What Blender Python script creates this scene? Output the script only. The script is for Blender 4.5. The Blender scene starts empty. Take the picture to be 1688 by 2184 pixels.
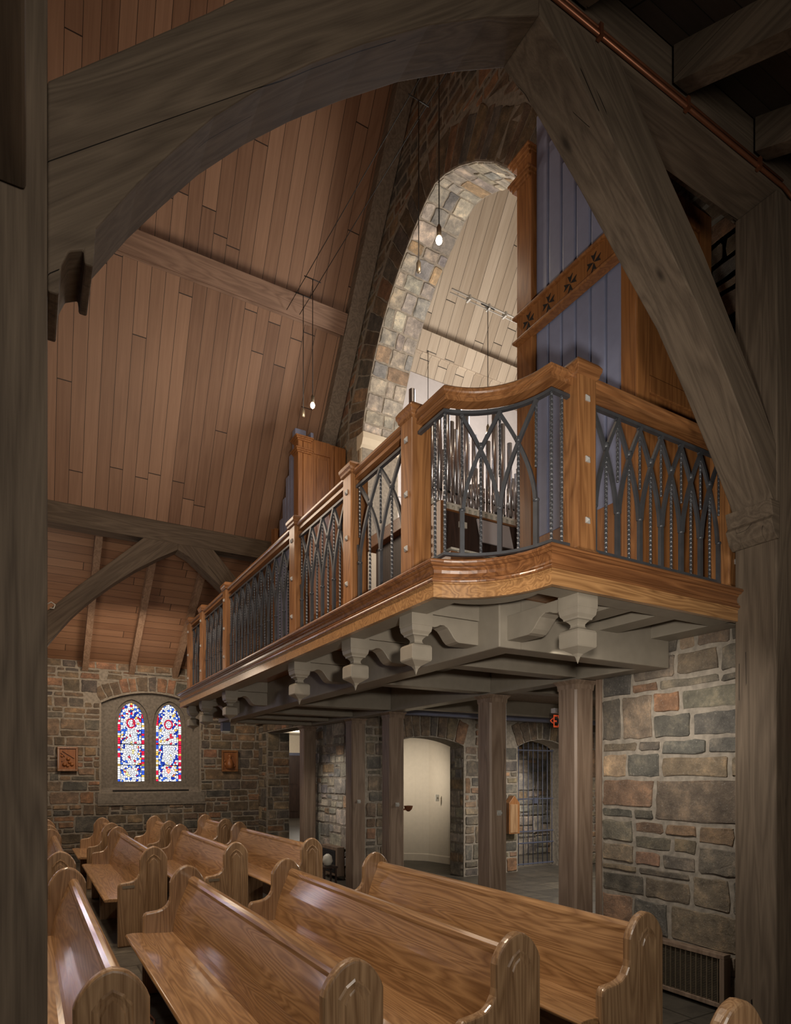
import bpy, bmesh, math, random
from mathutils import Vector, Matrix

# ------------------------------------------------------------------ camera, world, exposure, lights
SC = bpy.context.scene
COL = SC.collection
TH = math.radians(30.1)
cam_d = bpy.data.cameras.new('camera'); cam = bpy.data.objects.new('camera', cam_d); COL.objects.link(cam)
cam.location = (0, 0, 1.6); cam.rotation_euler = (math.pi/2, 0, -TH)
cam_d.sensor_fit = 'HORIZONTAL'; cam_d.sensor_width = 36.0
cam_d.lens = 1360/1688*36.0; cam_d.shift_x = 0.0; cam_d.shift_y = (1652-1092)/1688.0
cam_d.clip_start = 0.05; cam_d.clip_end = 100
SC.camera = cam
SC.view_settings.view_transform = 'Standard'; SC.view_settings.look = 'None'
SC.view_settings.exposure = 0.0; SC.view_settings.gamma = 1.0; SC.view_settings.use_curve_mapping = False
w = bpy.data.worlds.new('world'); SC.world = w; w.use_nodes = True
w.node_tree.nodes['Background'].inputs[0].default_value = (0.6, 0.55, 0.5, 1)
w.node_tree.nodes['Background'].inputs[1].default_value = 0.012

WARM = (1.0, 0.80, 0.60); NEUT = (1.0, 0.91, 0.80); COOL = (0.88, 0.91, 1.0)
def lamp(name, kind, loc, power, col, target=None, size=0.3, spot=60, blend=0.6, sizey=None):
    d = bpy.data.lights.new(name, kind); d.energy = power; d.color = col
    if kind == 'AREA':
        d.size = size
        if sizey: d.shape = 'RECTANGLE'; d.size_y = sizey
    else: d.shadow_soft_size = size
    if kind == 'SPOT': d.spot_size = math.radians(spot); d.spot_blend = blend
    o = bpy.data.objects.new(name, d); COL.objects.link(o); o.location = loc
    if target is not None:
        o.rotation_euler = (Vector(target)-Vector(loc)).to_track_quat('-Z', 'Y').to_euler()
    return o
lamp('aisle_light', 'SPOT', (0.7, 0.6, 1.95), 300, NEUT, (2.3, 3.2, 2.9), 0.07, 78, 0.75)
lamp('aisle_fill_light', 'AREA', (0.9, -1.2, 2.6), 52, NEUT, (1.6, 3.0, 2.2), 1.2)
lamp('nave_downlight', 'SPOT', (-0.6, 4.3, 6.3), 800, WARM, (1.5, 3.9, 0), 0.22, 72, .8)
lamp('nave_downlight', 'SPOT', (-0.4, 8.0, 6.0), 600, WARM, (1.6, 8.6, 0), 0.22, 72, .8)
lamp('nave_fill_light', 'POINT', (1.4, 6.6, 4.7), 74, WARM, None, 0.6)  # unseen point lamp added to make the plank ceiling glow
lamp('side_aisle_fill_light', 'POINT', (0.2, 10.9, 3.2), 22, WARM, None, 0.3)
lamp('side_aisle_fill_light', 'AREA', (1.6, 10.7, 3.6), 40, WARM, (1.9, 12.9, 1.5), 0.6)  # unseen area lamp added to brighten the far window wall
lamp('organ_light', 'AREA', (6.3, 6.3, 5.2), 125, NEUT, (5.0, 7.2, 8.0), 1.2)
lamp('organ_work_light', 'AREA', (4.9, 5.9, 6.4), 30, COOL, (3.9, 5.4, 3.2), 0.7)
lamp('narthex_wall_light', 'SPOT', (5.55, 9.35, 1.62), 34, NEUT, (6.2, 10.05, 1.45), 0.06, 140, 0.9)
lamp('narthex_light', 'AREA', (7.0, 6.1, 2.40), 95, NEUT, (6.95, 6.2, 0), 0.6)
lamp('narthex_light', 'SPOT', (7.6, 9.0, 2.3), 170, NEUT, (7.5, 9.7, 0.9), 0.1, 120, .8)
lamp('corridor_light', 'POINT', (8.0, 20.0, 2.7), 70, NEUT, None, 0.1)
lamp('corridor_light', 'POINT', (6.2, 14.5, 2.7), 18, NEUT, None, 0.1)
lamp('under_balcony_light', 'SPOT', (2.9, 3.0, 2.35), 70, NEUT, (4.12, 2.9, 0.9), 0.08, 130, 0.9)
lamp('under_balcony_light', 'SPOT', (3.2, 8.9, 2.35), 55, NEUT, (4.19, 8.9, 0.4), 0.05, 90, 0.9)
lamp('under_balcony_light', 'SPOT', (3.0, 6.2, 2.35), 40, NEUT, (2.6, 6.0, 0.4), 0.05, 130, 0.9)

# ------------------------------------------------------------------ materials
def nn(nt, typ, **kw):
    n = nt.nodes.new(typ)
    for k, v in kw.items(): setattr(n, k, v)
    return n
def base_mat(name):
    m = bpy.data.materials.new(name); m.use_nodes = True
    nt = m.node_tree; b = nt.nodes['Principled BSDF']
    return m, nt, b
def ramp(nt, stops):
    r = nn(nt, 'ShaderNodeValToRGB'); e = r.color_ramp.elements
    while len(e) < len(stops): e.new(0.5)
    for i, (p, c) in enumerate(stops):
        e[i].position = p; e[i].color = (c[0], c[1], c[2], 1)
    return r
def plain(name, c, rough=0.5, metal=0.0, noise=0.0, coat=0.0):
    m, nt, b = base_mat(name)
    b.inputs['Base Color'].default_value = (*c, 1); b.inputs['Roughness'].default_value = rough
    b.inputs['Metallic'].default_value = metal; b.inputs['Coat Weight'].default_value = coat
    tc = nn(nt, 'ShaderNodeTexCoord'); n = nn(nt, 'ShaderNodeTexNoise'); n.inputs['Scale'].default_value = 14
    n.inputs['Detail'].default_value = 4
    nt.links.new(tc.outputs['Object'], n.inputs['Vector'])
    k = noise
    r = ramp(nt, [(0.3, [x*(1-k) for x in c]), (0.7, [min(1, x*(1+k)) for x in c])])
    nt.links.new(n.outputs['Fac'], r.inputs[0]); nt.links.new(r.outputs[0], b.inputs['Base Color'])
    return m
def wood(name, dark, light, axis='Z', rot=0.0, rough=0.5, coat=0.0, ring=1.0, cracks=0.0, bump=0.15, across=16.0, spec=0.5, fine=0.55, knots=0.0):
    """grain runs along `axis` of the object (rot turns it about Y)."""
    m, nt, b = base_mat(name); L = nt.links.new
    tc = nn(nt, 'ShaderNodeTexCoord'); oi = nn(nt, 'ShaderNodeObjectInfo')
    add = nn(nt, 'ShaderNodeVectorMath', operation='MULTIPLY_ADD')
    comb = nn(nt, 'ShaderNodeCombineXYZ')
    for i in range(3): L(oi.outputs['Random'], comb.inputs[i])
    L(comb.outputs[0], add.inputs[0]); add.inputs[1].default_value = (13.1, 7.7, 19.3); L(tc.outputs['Object'], add.inputs[2])
    rt = nn(nt, 'ShaderNodeVectorRotate', rotation_type='Y_AXIS'); rt.inputs['Angle'].default_value = rot
    L(add.outputs[0], rt.inputs['Vector'])
    def mp(sa, sc):
        mm = nn(nt, 'ShaderNodeMapping'); v = [sc, sc, sc]; v['XYZ'.index(axis)] = sa
        mm.inputs['Scale'].default_value = v; L(rt.outputs[0], mm.inputs['Vector']); return mm
    # broad cathedral figure: a stretched noise cut into rings
    m1 = mp(0.6, 8.0); n1 = nn(nt, 'ShaderNodeTexNoise'); n1.inputs['Scale'].default_value = 1.0; n1.inputs['Detail'].default_value = 2; n1.inputs['Distortion'].default_value = 0.4
    L(m1.outputs[0], n1.inputs['Vector'])
    ml = nn(nt, 'ShaderNodeMath', operation='MULTIPLY'); L(n1.outputs['Fac'], ml.inputs[0]); ml.inputs[1].default_value = across*ring
    fr = nn(nt, 'ShaderNodeMath', operation='PINGPONG'); L(ml.outputs[0], fr.inputs[0]); fr.inputs[1].default_value = 1.0
    # fine pores
    m2 = mp(5.0, 170.0); n2 = nn(nt, 'ShaderNodeTexNoise'); n2.inputs['Scale'].default_value = 1.0; n2.inputs['Detail'].default_value = 3
    L(m2.outputs[0], n2.inputs['Vector'])
    m3 = mp(1.0, 14.0); n3 = nn(nt, 'ShaderNodeTexNoise'); n3.inputs['Scale'].default_value = 1.0; n3.inputs['Detail'].default_value = 5
    L(m3.outputs[0], n3.inputs['Vector'])
    mx = nn(nt, 'ShaderNodeMix', data_type='FLOAT'); mx.inputs[0].default_value = fine
    L(fr.outputs[0], mx.inputs[2]); L(n2.outputs['Fac'], mx.inputs[3])
    mx2 = nn(nt, 'ShaderNodeMix', data_type='FLOAT'); mx2.inputs[0].default_value = 0.34
    L(mx.outputs[0], mx2.inputs[2]); L(n3.outputs['Fac'], mx2.inputs[3])
    r = ramp(nt, [(0.28, dark), (0.72, light)]); L(mx2.outputs[0], r.inputs[0])
    colr = r.outputs[0]; hgt = mx.outputs[0]
    if cracks > 0:
        m4 = mp(0.12, 5.0); n4 = nn(nt, 'ShaderNodeTexNoise'); n4.inputs['Scale'].default_value = 1.0; n4.inputs['Detail'].default_value = 0.6
        L(m4.outputs[0], n4.inputs['Vector'])
        s1 = nn(nt, 'ShaderNodeMath', operation='SUBTRACT'); L(n4.outputs['Fac'], s1.inputs[0]); s1.inputs[1].default_value = 0.5
        a1 = nn(nt, 'ShaderNodeMath', operation='ABSOLUTE'); L(s1.outputs[0], a1.inputs[0])
        lt = nn(nt, 'ShaderNodeMath', operation='LESS_THAN'); L(a1.outputs[0], lt.inputs[0]); lt.inputs[1].default_value = 0.0028*cracks
        m5 = mp(0.6, 2.6); n5 = nn(nt, 'ShaderNodeTexNoise'); n5.inputs['Scale'].default_value = 1.0; L(m5.outputs[0], n5.inputs['Vector'])
        gt = nn(nt, 'ShaderNodeMath', operation='GREATER_THAN'); L(n5.outputs['Fac'], gt.inputs[0]); gt.inputs[1].default_value = 0.60
        mu = nn(nt, 'ShaderNodeMath', operation='MULTIPLY'); L(lt.outputs[0], mu.inputs[0]); L(gt.outputs[0], mu.inputs[1])
        mc = nn(nt, 'ShaderNodeMix', data_type='RGBA'); L(mu.outputs[0], mc.inputs[0]); L(colr, mc.inputs[6]); mc.inputs[7].default_value = (dark[0]*.12, dark[1]*.12, dark[2]*.12, 1)
        colr = mc.outputs[2]
        hs = nn(nt, 'ShaderNodeMath', operation='SUBTRACT'); L(hgt, hs.inputs[0]); L(mu.outputs[0], hs.inputs[1]); hgt = hs.outputs[0]
    if knots > 0:
        m6 = mp(1.0, 2.6); vv = nn(nt, 'ShaderNodeTexVoronoi'); vv.inputs['Scale'].default_value = 1.0; L(m6.outputs[0], vv.inputs['Vector'])
        rk = ramp(nt, [(0.02, (0, 0, 0)), (0.06, (1, 1, 1))]); L(vv.outputs['Distance'], rk.inputs[0])
        mk = nn(nt, 'ShaderNodeMix', data_type='RGBA'); L(rk.outputs[0], mk.inputs[0]); mk.inputs[6].default_value = (dark[0]*.45, dark[1]*.45, dark[2]*.45, 1); L(colr, mk.inputs[7])
        colr = mk.outputs[2]
    L(colr, b.inputs['Base Color'])
    b.inputs['Roughness'].default_value = rough; b.inputs['Coat Weight'].default_value = coat; b.inputs['Coat Roughness'].default_value = 0.11
    b.inputs['Specular IOR Level'].default_value = spec
    bp = nn(nt, 'ShaderNodeBump'); bp.inputs['Strength'].default_value = bump; bp.inputs['Distance'].default_value = 0.004
    L(hgt, bp.inputs['Height']); L(bp.outputs[0], b.inputs['Normal'])
    return m
def planks(name, dark, light, axis, width, along, rough=0.55, gap=0.035, jl=2.6, grey=None):
    """boards laid side by side; `axis` is the coordinate across them, `along` the one along them."""
    m, nt, b = base_mat(name); L = nt.links.new
    tc = nn(nt, 'ShaderNodeTexCoord'); sp = nn(nt, 'ShaderNodeSeparateXYZ'); L(tc.outputs['Object'], sp.inputs[0])
    def mth(op, a, v=None):
        n = nn(nt, 'ShaderNodeMath', operation=op)
        if isinstance(a, (int, float)): n.inputs[0].default_value = a
        else: L(a, n.inputs[0])
        if v is not None:
            if isinstance(v, (int, float)): n.inputs[1].default_value = v
            else: L(v, n.inputs[1])
        return n.outputs[0]
    u = mth('DIVIDE', sp.outputs[axis], width); idx = mth('FLOOR', u); fu = mth('FRACT', u)
    wn = nn(nt, 'ShaderNodeTexWhiteNoise', noise_dimensions='1D'); L(idx, wn.inputs['W'])
    v = mth('ADD', mth('DIVIDE', sp.outputs[along], jl), mth('MULTIPLY', wn.outputs['Value'], 7.3))
    jdx = mth('FLOOR', v); fv = mth('FRACT', v)
    key = mth('ADD', mth('MULTIPLY', idx, 3.17), mth('MULTIPLY', jdx, 11.7))
    wn2 = nn(nt, 'ShaderNodeTexWhiteNoise', noise_dimensions='1D'); L(key, wn2.inputs['W'])
    sc = nn(nt, 'ShaderNodeMapping'); s3 = [1.2, 1.2, 1.2]; s3['XYZ'.index(axis)] = 26.0; sc.inputs['Scale'].default_value = s3
    L(tc.outputs['Object'], sc.inputs['Vector'])
    cb = nn(nt, 'ShaderNodeCombineXYZ'); L(mth('MULTIPLY', wn2.outputs['Value'], 40), cb.inputs[1]); L(mth('MULTIPLY', wn2.outputs['Value'], 17), cb.inputs[2])
    va = nn(nt, 'ShaderNodeVectorMath', operation='ADD'); L(sc.outputs[0], va.inputs[0]); L(cb.outputs[0], va.inputs[1])
    n = nn(nt, 'ShaderNodeTexNoise'); n.inputs['Scale'].default_value = 1; n.inputs['Detail'].default_value = 5; n.inputs['Distortion'].default_value = 0.8; L(va.outputs[0], n.inputs['Vector'])
    n2 = nn(nt, 'ShaderNodeTexNoise'); n2.inputs['Scale'].default_value = 0.9; n2.inputs['Detail'].default_value = 3; L(tc.outputs['Object'], n2.inputs['Vector'])
    f = mth('ADD', mth('ADD', mth('MULTIPLY', n.outputs['Fac'], 0.45), mth('MULTIPLY', wn2.outputs['Value'], 0.30)), mth('MULTIPLY', n2.outputs['Fac'], 0.25))
    r = ramp(nt, [(0.25, dark), (0.75, light)]); L(f, r.inputs[0])
    g1 = mth('LESS_THAN', fu, gap); g2 = mth('LESS_THAN', fv, 0.0035); g = mth('MAXIMUM', g1, g2)
    mx = nn(nt, 'ShaderNodeMix', data_type='RGBA'); L(g, mx.inputs[0]); L(r.outputs[0], mx.inputs[6]); mx.inputs[7].default_value = (dark[0]*.12, dark[1]*.12, dark[2]*.12, 1)
    L(mx.outputs[2], b.inputs['Base Color']); b.inputs['Roughness'].default_value = rough
    bp = nn(nt, 'ShaderNodeBump'); bp.inputs['Strength'].default_value = 0.5; bp.inputs['Distance'].default_value = 0.006
    L(mth('SUBTRACT', mth('MULTIPLY', n.outputs['Fac'], 0.15), g), bp.inputs['Height']); L(bp.outputs[0], b.inputs['Normal'])
    return m
def stone_mat():
    m, nt, b = base_mat('fieldstone'); L = nt.links.new
    at = nn(nt, 'ShaderNodeAttribute', attribute_name='tint'); tc = nn(nt, 'ShaderNodeTexCoord')
    n = nn(nt, 'ShaderNodeTexNoise'); n.inputs['Scale'].default_value = 7; n.inputs['Detail'].default_value = 10; n.inputs['Roughness'].default_value = 0.7
    L(tc.outputs['Object'], n.inputs['Vector'])
    nf = nn(nt, 'ShaderNodeTexNoise'); nf.inputs['Scale'].default_value = 75; nf.inputs['Detail'].default_value = 4; nf.inputs['Roughness'].default_value = .75; L(tc.outputs['Object'], nf.inputs['Vector'])
    r1 = ramp(nt, [(0.30, (0.42, 0.42, 0.43)), (0.52, (1.0, 0.98, 0.95)), (0.68, (1.9, 1.75, 1.55))]); L(n.outputs['Fac'], r1.inputs[0])
    mu = nn(nt, 'ShaderNodeMix', data_type='RGBA', blend_type='MULTIPLY'); mu.inputs[0].default_value = 1; L(at.outputs['Color'], mu.inputs[6]); L(r1.outputs[0], mu.inputs[7])
    r2 = ramp(nt, [(0.58, (0, 0, 0)), (0.70, (1, 1, 1))]); L(nf.outputs['Fac'], r2.inputs[0])
    m2 = nn(nt, 'ShaderNodeMath', operation='MULTIPLY'); L(r2.outputs[0], m2.inputs[0]); m2.inputs[1].default_value = 0.5
    mx = nn(nt, 'ShaderNodeMix', data_type='RGBA'); L(m2.outputs[0], mx.inputs[0]); L(mu.outputs[2], mx.inputs[6]); mx.inputs[7].default_value = (0.42, 0.39, 0.34, 1)
    L(mx.outputs[2], b.inputs['Base Color']); b.inputs['Roughness'].default_value = 0.75
    ad = nn(nt, 'ShaderNodeMath', operation='ADD'); L(n.outputs['Fac'], ad.inputs[0])
    mh = nn(nt, 'ShaderNodeMath', operation='MULTIPLY'); L(nf.outputs['Fac'], mh.inputs[0]); mh.inputs[1].default_value = .35; L(mh.outputs[0], ad.inputs[1])
    bp = nn(nt, 'ShaderNodeBump'); bp.inputs['Strength'].default_value = 0.9; bp.inputs['Distance'].default_value = 0.02
    L(ad.outputs[0], bp.inputs['Height']); L(bp.outputs[0], b.inputs['Normal'])
    return m
def mortar_mat(name='mortar', c=(0.27, 0.235, 0.19)):
    m, nt, b = base_mat(name); L = nt.links.new
    tc = nn(nt, 'ShaderNodeTexCoord'); n = nn(nt, 'ShaderNodeTexNoise'); n.inputs['Scale'].default_value = 22; n.inputs['Detail'].default_value = 7; L(tc.outputs['Object'], n.inputs['Vector'])
    r = ramp(nt, [(0.3, [x*.72 for x in c]), (0.7, [x*1.2 for x in c])]); L(n.outputs['Fac'], r.inputs[0]); L(r.outputs[0], b.inputs['Base Color']); b.inputs['Roughness'].default_value = 0.9
    bp = nn(nt, 'ShaderNodeBump'); bp.inputs['Strength'].default_value = 0.7; bp.inputs['Distance'].default_value = 0.01; L(n.outputs['Fac'], bp.inputs['Height']); L(bp.outputs[0], b.inputs['Normal'])
    return m
def slate_mat():
    m, nt, b = base_mat('slate_floor'); L = nt.links.new
    tc = nn(nt, 'ShaderNodeTexCoord'); br = nn(nt, 'ShaderNodeTexBrick'); br.offset = 0.37; br.squash = 0.8; br.squash_frequency = 3
    br.inputs['Scale'].default_value = 1.0; br.inputs['Brick Width'].default_value = 0.62; br.inputs['Row Height'].default_value = 0.44; br.inputs['Mortar Size'].default_value = 0.008
    br.inputs['Color1'].default_value = (.055, .05, .042, 1); br.inputs['Color2'].default_value = (.085, .075, .06, 1); br.inputs['Mortar'].default_value = (.03, .027, .022, 1)
    L(tc.outputs['Object'], br.inputs['Vector'])
    n = nn(nt, 'ShaderNodeTexNoise'); n.inputs['Scale'].default_value = 5; n.inputs['Detail'].default_value = 9; n.inputs['Roughness'].default_value = .7; L(tc.outputs['Object'], n.inputs['Vector'])
    r1 = ramp(nt, [(0.3, (.6, .6, .62)), (0.7, (1.5, 1.45, 1.35))]); L(n.outputs['Fac'], r1.inputs[0])
    mu = nn(nt, 'ShaderNodeMix', data_type='RGBA', blend_type='MULTIPLY'); mu.inputs[0].default_value = 1; L(br.outputs['Color'], mu.inputs[6]); L(r1.outputs[0], mu.inputs[7])
    L(mu.outputs[2], b.inputs['Base Color']); b.inputs['Roughness'].default_value = 0.42
    bp = nn(nt, 'ShaderNodeBump'); bp.inputs['Strength'].default_value = 0.6; bp.inputs['Distance'].default_value = 0.01; L(n.outputs['Fac'], bp.inputs['Height']); L(bp.outputs[0], b.inputs['Normal'])
    return m
def glass_mat(name, seed, strength):
    """leaded stained glass, lit by daylight: local x -0.24..0.24, z 0..1.5"""
    m, nt, b = base_mat(name); L = nt.links.new
    tc = nn(nt, 'ShaderNodeTexCoord'); sp = nn(nt, 'ShaderNodeSeparateXYZ'); L(tc.outputs['Object'], sp.inputs[0])
    def mth(op, a, v=None, w2=None):
        n = nn(nt, 'ShaderNodeMath', operation=op)
        for i, q in enumerate((a, v, w2)):
            if q is None: continue
            if isinstance(q, (int, float)): n.inputs[i].default_value = q
            else: L(q, n.inputs[i])
        return n.outputs[0]
    X, Z = sp.outputs['X'], sp.outputs['Z']
    ax = mth('ABSOLUTE', X)
    cb = nn(nt, 'ShaderNodeCombineXYZ'); L(mth('ADD', X, seed), cb.inputs[0]); L(Z, cb.inputs[1])
    def vor(scale, feat):
        v = nn(nt, 'ShaderNodeTexVoronoi', feature=feat); v.voronoi_dimensions = '2D'; v.inputs['Scale'].default_value = scale; L(cb.outputs[0], v.inputs['Vector']); return v
    vc = vor(25, 'F1'); ve = vor(25, 'DISTANCE_TO_EDGE')
    sepc = nn(nt, 'ShaderNodeSeparateColor'); L(vc.outputs['Color'], sepc.inputs[0])
    ground = ramp(nt, [(0.0, (.02, .05, .45)), (0.20, (.85, .88, 1.0)), (0.42, (.05, .16, .75)), (0.54, (.92, .93, 1.0)), (0.80, (.75, .02, .06)), (0.84, (.95, .93, .85)), (0.94, (.85, .55, .12))])
    ground.color_ramp.interpolation = 'CONSTANT'; L(sepc.outputs[0], ground.inputs[0])
    pale = ramp(nt, [(0.0, (.95, .95, 1.0)), (0.55, (.80, .86, 1.0)), (0.76, (.9, .9, .95)), (0.88, (.7, .05, .08)), (0.93, (.9, .75, .35))])
    pale.color_ramp.interpolation = 'CONSTANT'; L(sepc.outputs[1], pale.inputs[0])
    # standing pale figure: robe (ellipse) + head
    e1 = mth('ADD', mth('POWER', mth('DIVIDE', mth('SUBTRACT', X, 0.01), 0.115), 2.0), mth('POWER', mth('DIVIDE', mth('SUBTRACT', Z, 0.70), 0.40), 2.0))
    e2 = mth('ADD', mth('POWER', mth('DIVIDE', X, 0.055), 2.0), mth('POWER', mth('DIVIDE', mth('SUBTRACT', Z, 1.12), 0.07), 2.0))
    e3 = mth('ADD', mth('POWER', mth('DIVIDE', X, 0.13), 2.0), mth('POWER', mth('DIVIDE', mth('SUBTRACT', Z, 0.17), 0.09), 2.0))
    fig = mth('MAXIMUM', mth('LESS_THAN', e1, 1.0), mth('MAXIMUM', mth('LESS_THAN', e2, 1.0), mth('LESS_THAN', e3, 1.0)))
    halo = mth('MULTIPLY', mth('LESS_THAN', mth('ADD', mth('POWER', mth('DIVIDE', X, 0.085), 2.0), mth('POWER', mth('DIVIDE', mth('SUBTRACT', Z, 1.12), 0.10), 2.0)), 1.0), mth('GREATER_THAN', e2, 1.0))
    c1 = nn(nt, 'ShaderNodeMix', data_type='RGBA'); L(fig, c1.inputs[0]); L(ground.outputs[0], c1.inputs[6]); L(pale.outputs[0], c1.inputs[7])
    c2 = nn(nt, 'ShaderNodeMix', data_type='RGBA'); L(halo, c2.inputs[0]); L(c1.outputs[2], c2.inputs[6]); c2.inputs[7].default_value = (.75, .03, .08, 1)
    # border of small blocks
    kk = mth('FLOOR', mth('DIVIDE', Z, 0.042)); wn = nn(nt, 'ShaderNodeTexWhiteNoise', noise_dimensions='2D')
    cbb = nn(nt, 'ShaderNodeCombineXYZ'); L(kk, cbb.inputs[0]); L(mth('ADD', mth('SIGN', X), seed), cbb.inputs[1]); L(cbb.outputs[0], wn.inputs['Vector'])
    bord = ramp(nt, [(0.0, (.80, .02, .07)), (0.33, (.95, .92, .85)), (0.60, (.05, .12, .7)), (0.8, (.9, .9, 1.0)), (0.9, (.85, .55, .12))]); bord.color_ramp.interpolation = 'CONSTANT'; L(wn.outputs['Value'], bord.inputs[0])
    isb = mth('GREATER_THAN', ax, 0.188)
    c3 = nn(nt, 'ShaderNodeMix', data_type='RGBA'); L(isb, c3.inputs[0]); L(c2.outputs[2], c3.inputs[6]); L(bord.outputs[0], c3.inputs[7])
    # lead
    lead = mth('LESS_THAN', ve.outputs['Distance'], 0.085)
    lead = mth('MULTIPLY', lead, mth('SUBTRACT', 1.0, isb))
    lb = mth('MULTIPLY', isb, mth('LESS_THAN', mth('FRACT', mth('DIVIDE', Z, 0.042)), 0.16))
    le = mth('LESS_THAN', mth('ABSOLUTE', mth('SUBTRACT', ax, 0.188)), 0.004)
    bars = mth('LESS_THAN', mth('ABSOLUTE', mth('SUBTRACT', Z, 0.72)), 0.008)
    bars = mth('MAXIMUM', bars, mth('LESS_THAN', mth('ABSOLUTE', mth('SUBTRACT', Z, 0.32)), 0.006))
    ld = mth('MAXIMUM', mth('MAXIMUM', lead, lb), mth('MAXIMUM', le, bars))
    c4 = nn(nt, 'ShaderNodeMix', data_type='RGBA'); L(ld, c4.inputs[0]); L(c3.outputs[2], c4.inputs[6]); c4.inputs[7].default_value = (.004, .004, .006, 1)
    em = nn(nt, 'ShaderNodeEmission'); L(c4.outputs[2], em.inputs[0]); em.inputs[1].default_value = strength
    nt.nodes.remove(b); L(em.outputs[0], nt.nodes['Material Output'].inputs[0])
    return m
def emis(name, c, s):
    m, nt, b = base_mat(name); b.inputs['Base Color'].default_value = (*c, 1); b.inputs['Emission Color'].default_value = (*c, 1); b.inputs['Emission Strength'].default_value = s
    return m

PEW_D, PEW_L = (.190, .103, .048), (.43, .27, .145)
M = dict(
    pew_y=wood('pew_oak_long', (.225, .112, .043), (.44, .25, .11), 'Y', rough=0.40, coat=0.6, across=30, bump=.05, fine=.45),
    pew_z=wood('pew_oak_upright', PEW_D, PEW_L, 'Z', rough=0.38, coat=0.25, across=26, bump=.16, fine=.6),
    oak_x=wood('golden_oak_lengthwise', (.150, .060, .021), (.33, .150, .056), 'X', rough=0.35, coat=0.3, across=22, bump=.06, fine=.6),
    oak_y=wood('golden_oak_long', (.150, .060, .021), (.33, .150, .056), 'Y', rough=0.35, coat=0.3, across=22, bump=.06, fine=.6),
    oak_z=wood('golden_oak_upright', (.165, .066, .022), (.36, .168, .062), 'Z', rough=0.4, coat=0.2, across=22, bump=.06, fine=.6),
    band=wood('fascia_oak_light', (.20, .095, .035), (.42, .225, .09), 'X', rot=.0, rough=0.35, coat=0.4, across=30, bump=.05, fine=.5),
    fasc=wood('fascia_oak_dark', (.115, .044, .016), (.27, .115, .042), 'X', rough=0.33, coat=0.5, across=20, bump=.05, fine=.5),
    case_z=wood('organ_oak_upright', (.19, .072, .022), (.34, .145, .046), 'Z', rough=0.45, coat=0.1, across=16, bump=.05),
    beam_x=wood('weathered_timber_lengthwise', (.088, .065, .046), (.170, .128, .090), 'X', rough=0.75, spec=.2, cracks=1.0, knots=1, across=16, bump=.15, fine=.6),
    beam_y=wood('weathered_timber_long', (.088, .065, .046), (.170, .128, .090), 'Y', rough=0.75, spec=.2, cracks=1.0, knots=1, across=16, bump=.15, fine=.6),
    beam_z=wood('weathered_timber_upright', (.088, .065, .046), (.170, .128, .090), 'Z', rough=0.75, spec=.2, cracks=1.0, knots=1, across=16, bump=.15, fine=.6),
    brace_l=wood('weathered_timber_rising', (.088, .065, .046), (.170, .128, .090), 'X', rot=math.radians(42), rough=0.75, spec=.2, cracks=1.1, knots=1, across=16, bump=.15, fine=.6),
    brace_r=wood('weathered_timber_falling', (.088, .065, .046), (.170, .128, .090), 'X', rot=-math.radians(48), rough=0.75, spec=.2, cracks=1.0, knots=1, across=16, bump=.15, fine=.6),
    col_z=wood('brown_post_timber', (.150, .100, .068), (.27, .195, .14), 'Z', rough=0.5, cracks=.6, knots=1, across=12, bump=.2),
    rafter=wood('rafter_pine', (.20, .12, .075), (.34, .225, .15), 'Y', rough=.6, knots=1, bump=.1),
    taupe=plain('taupe_paint', (.245, .215, .170), .42, noise=.06),
    plank=planks('pine_planks', (.180, .092, .052), (.36, .210, .130), 'X', .167, 'Z'),
    plank_lit=planks('lit_pine_planks', (.33, .26, .19), (.53, .45, .36), 'X', .167, 'Z'),  # lighter copy of the nave planks: bright chamber light put into the colour
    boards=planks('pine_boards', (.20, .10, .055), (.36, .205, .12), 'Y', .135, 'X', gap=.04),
    boards_shaded=planks('shaded_boards', (.035, .025, .02), (.075, .055, .04), 'Y', .135, 'X', gap=.04),  # darkened copy of the aisle boards: shade overhead put into the colour
    stone=stone_mat(), mortar=mortar_mat(), slate=slate_mat(),
    dressed=mortar_mat('dressed_stone', (.20, .175, .145)),
    cream=plain('cream_plaster', (.60, .52, .40), .8, noise=.03), white=plain('white_plaster', (.62, .59, .60), .8, noise=.03),
    blue=plain('slate_blue_paint', (.235, .255, .37), .45, noise=.05), bluedark=plain('dark_blue_paint', (.10, .11, .16), .5, noise=.05),
    iron=plain('wrought_iron', (.075, .078, .086), .42, .35, noise=.15), steel=plain('steel', (.50, .49, .46), .35, .35, noise=.05),
    tin=plain('pipe_metal', (.56, .55, .56), .28, .9, noise=.08), black=plain('black', (.012, .012, .012), .6), copper=plain('copper', (.26, .10, .05), .38, .6, noise=.1),
    ivory=plain('ivory', (.75, .72, .62), .5), gap_shade=plain('recess_shade', (.012, .010, .009), .8), carve=wood('carved_wood', (.20, .07, .022), (.36, .14, .045), 'Z', rough=.45, bump=.1),  # the near-black gap colour stands in for shade in slots and openings
    bulb=emis('lamp_glow', (1.0, .80, .55), 30), red=emis('red_letters', (.80, .10, .03), .35), brass=plain('old_brass', (.30, .25, .18), .4, .7, noise=.1),
    clear=None)
mc, ntc, bc = base_mat('clear_acrylic'); bc.inputs['Transmission Weight'].default_value = 1; bc.inputs['Roughness'].default_value = 0.05; bc.inputs['IOR'].default_value = 1.1; M['clear'] = mc

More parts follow.
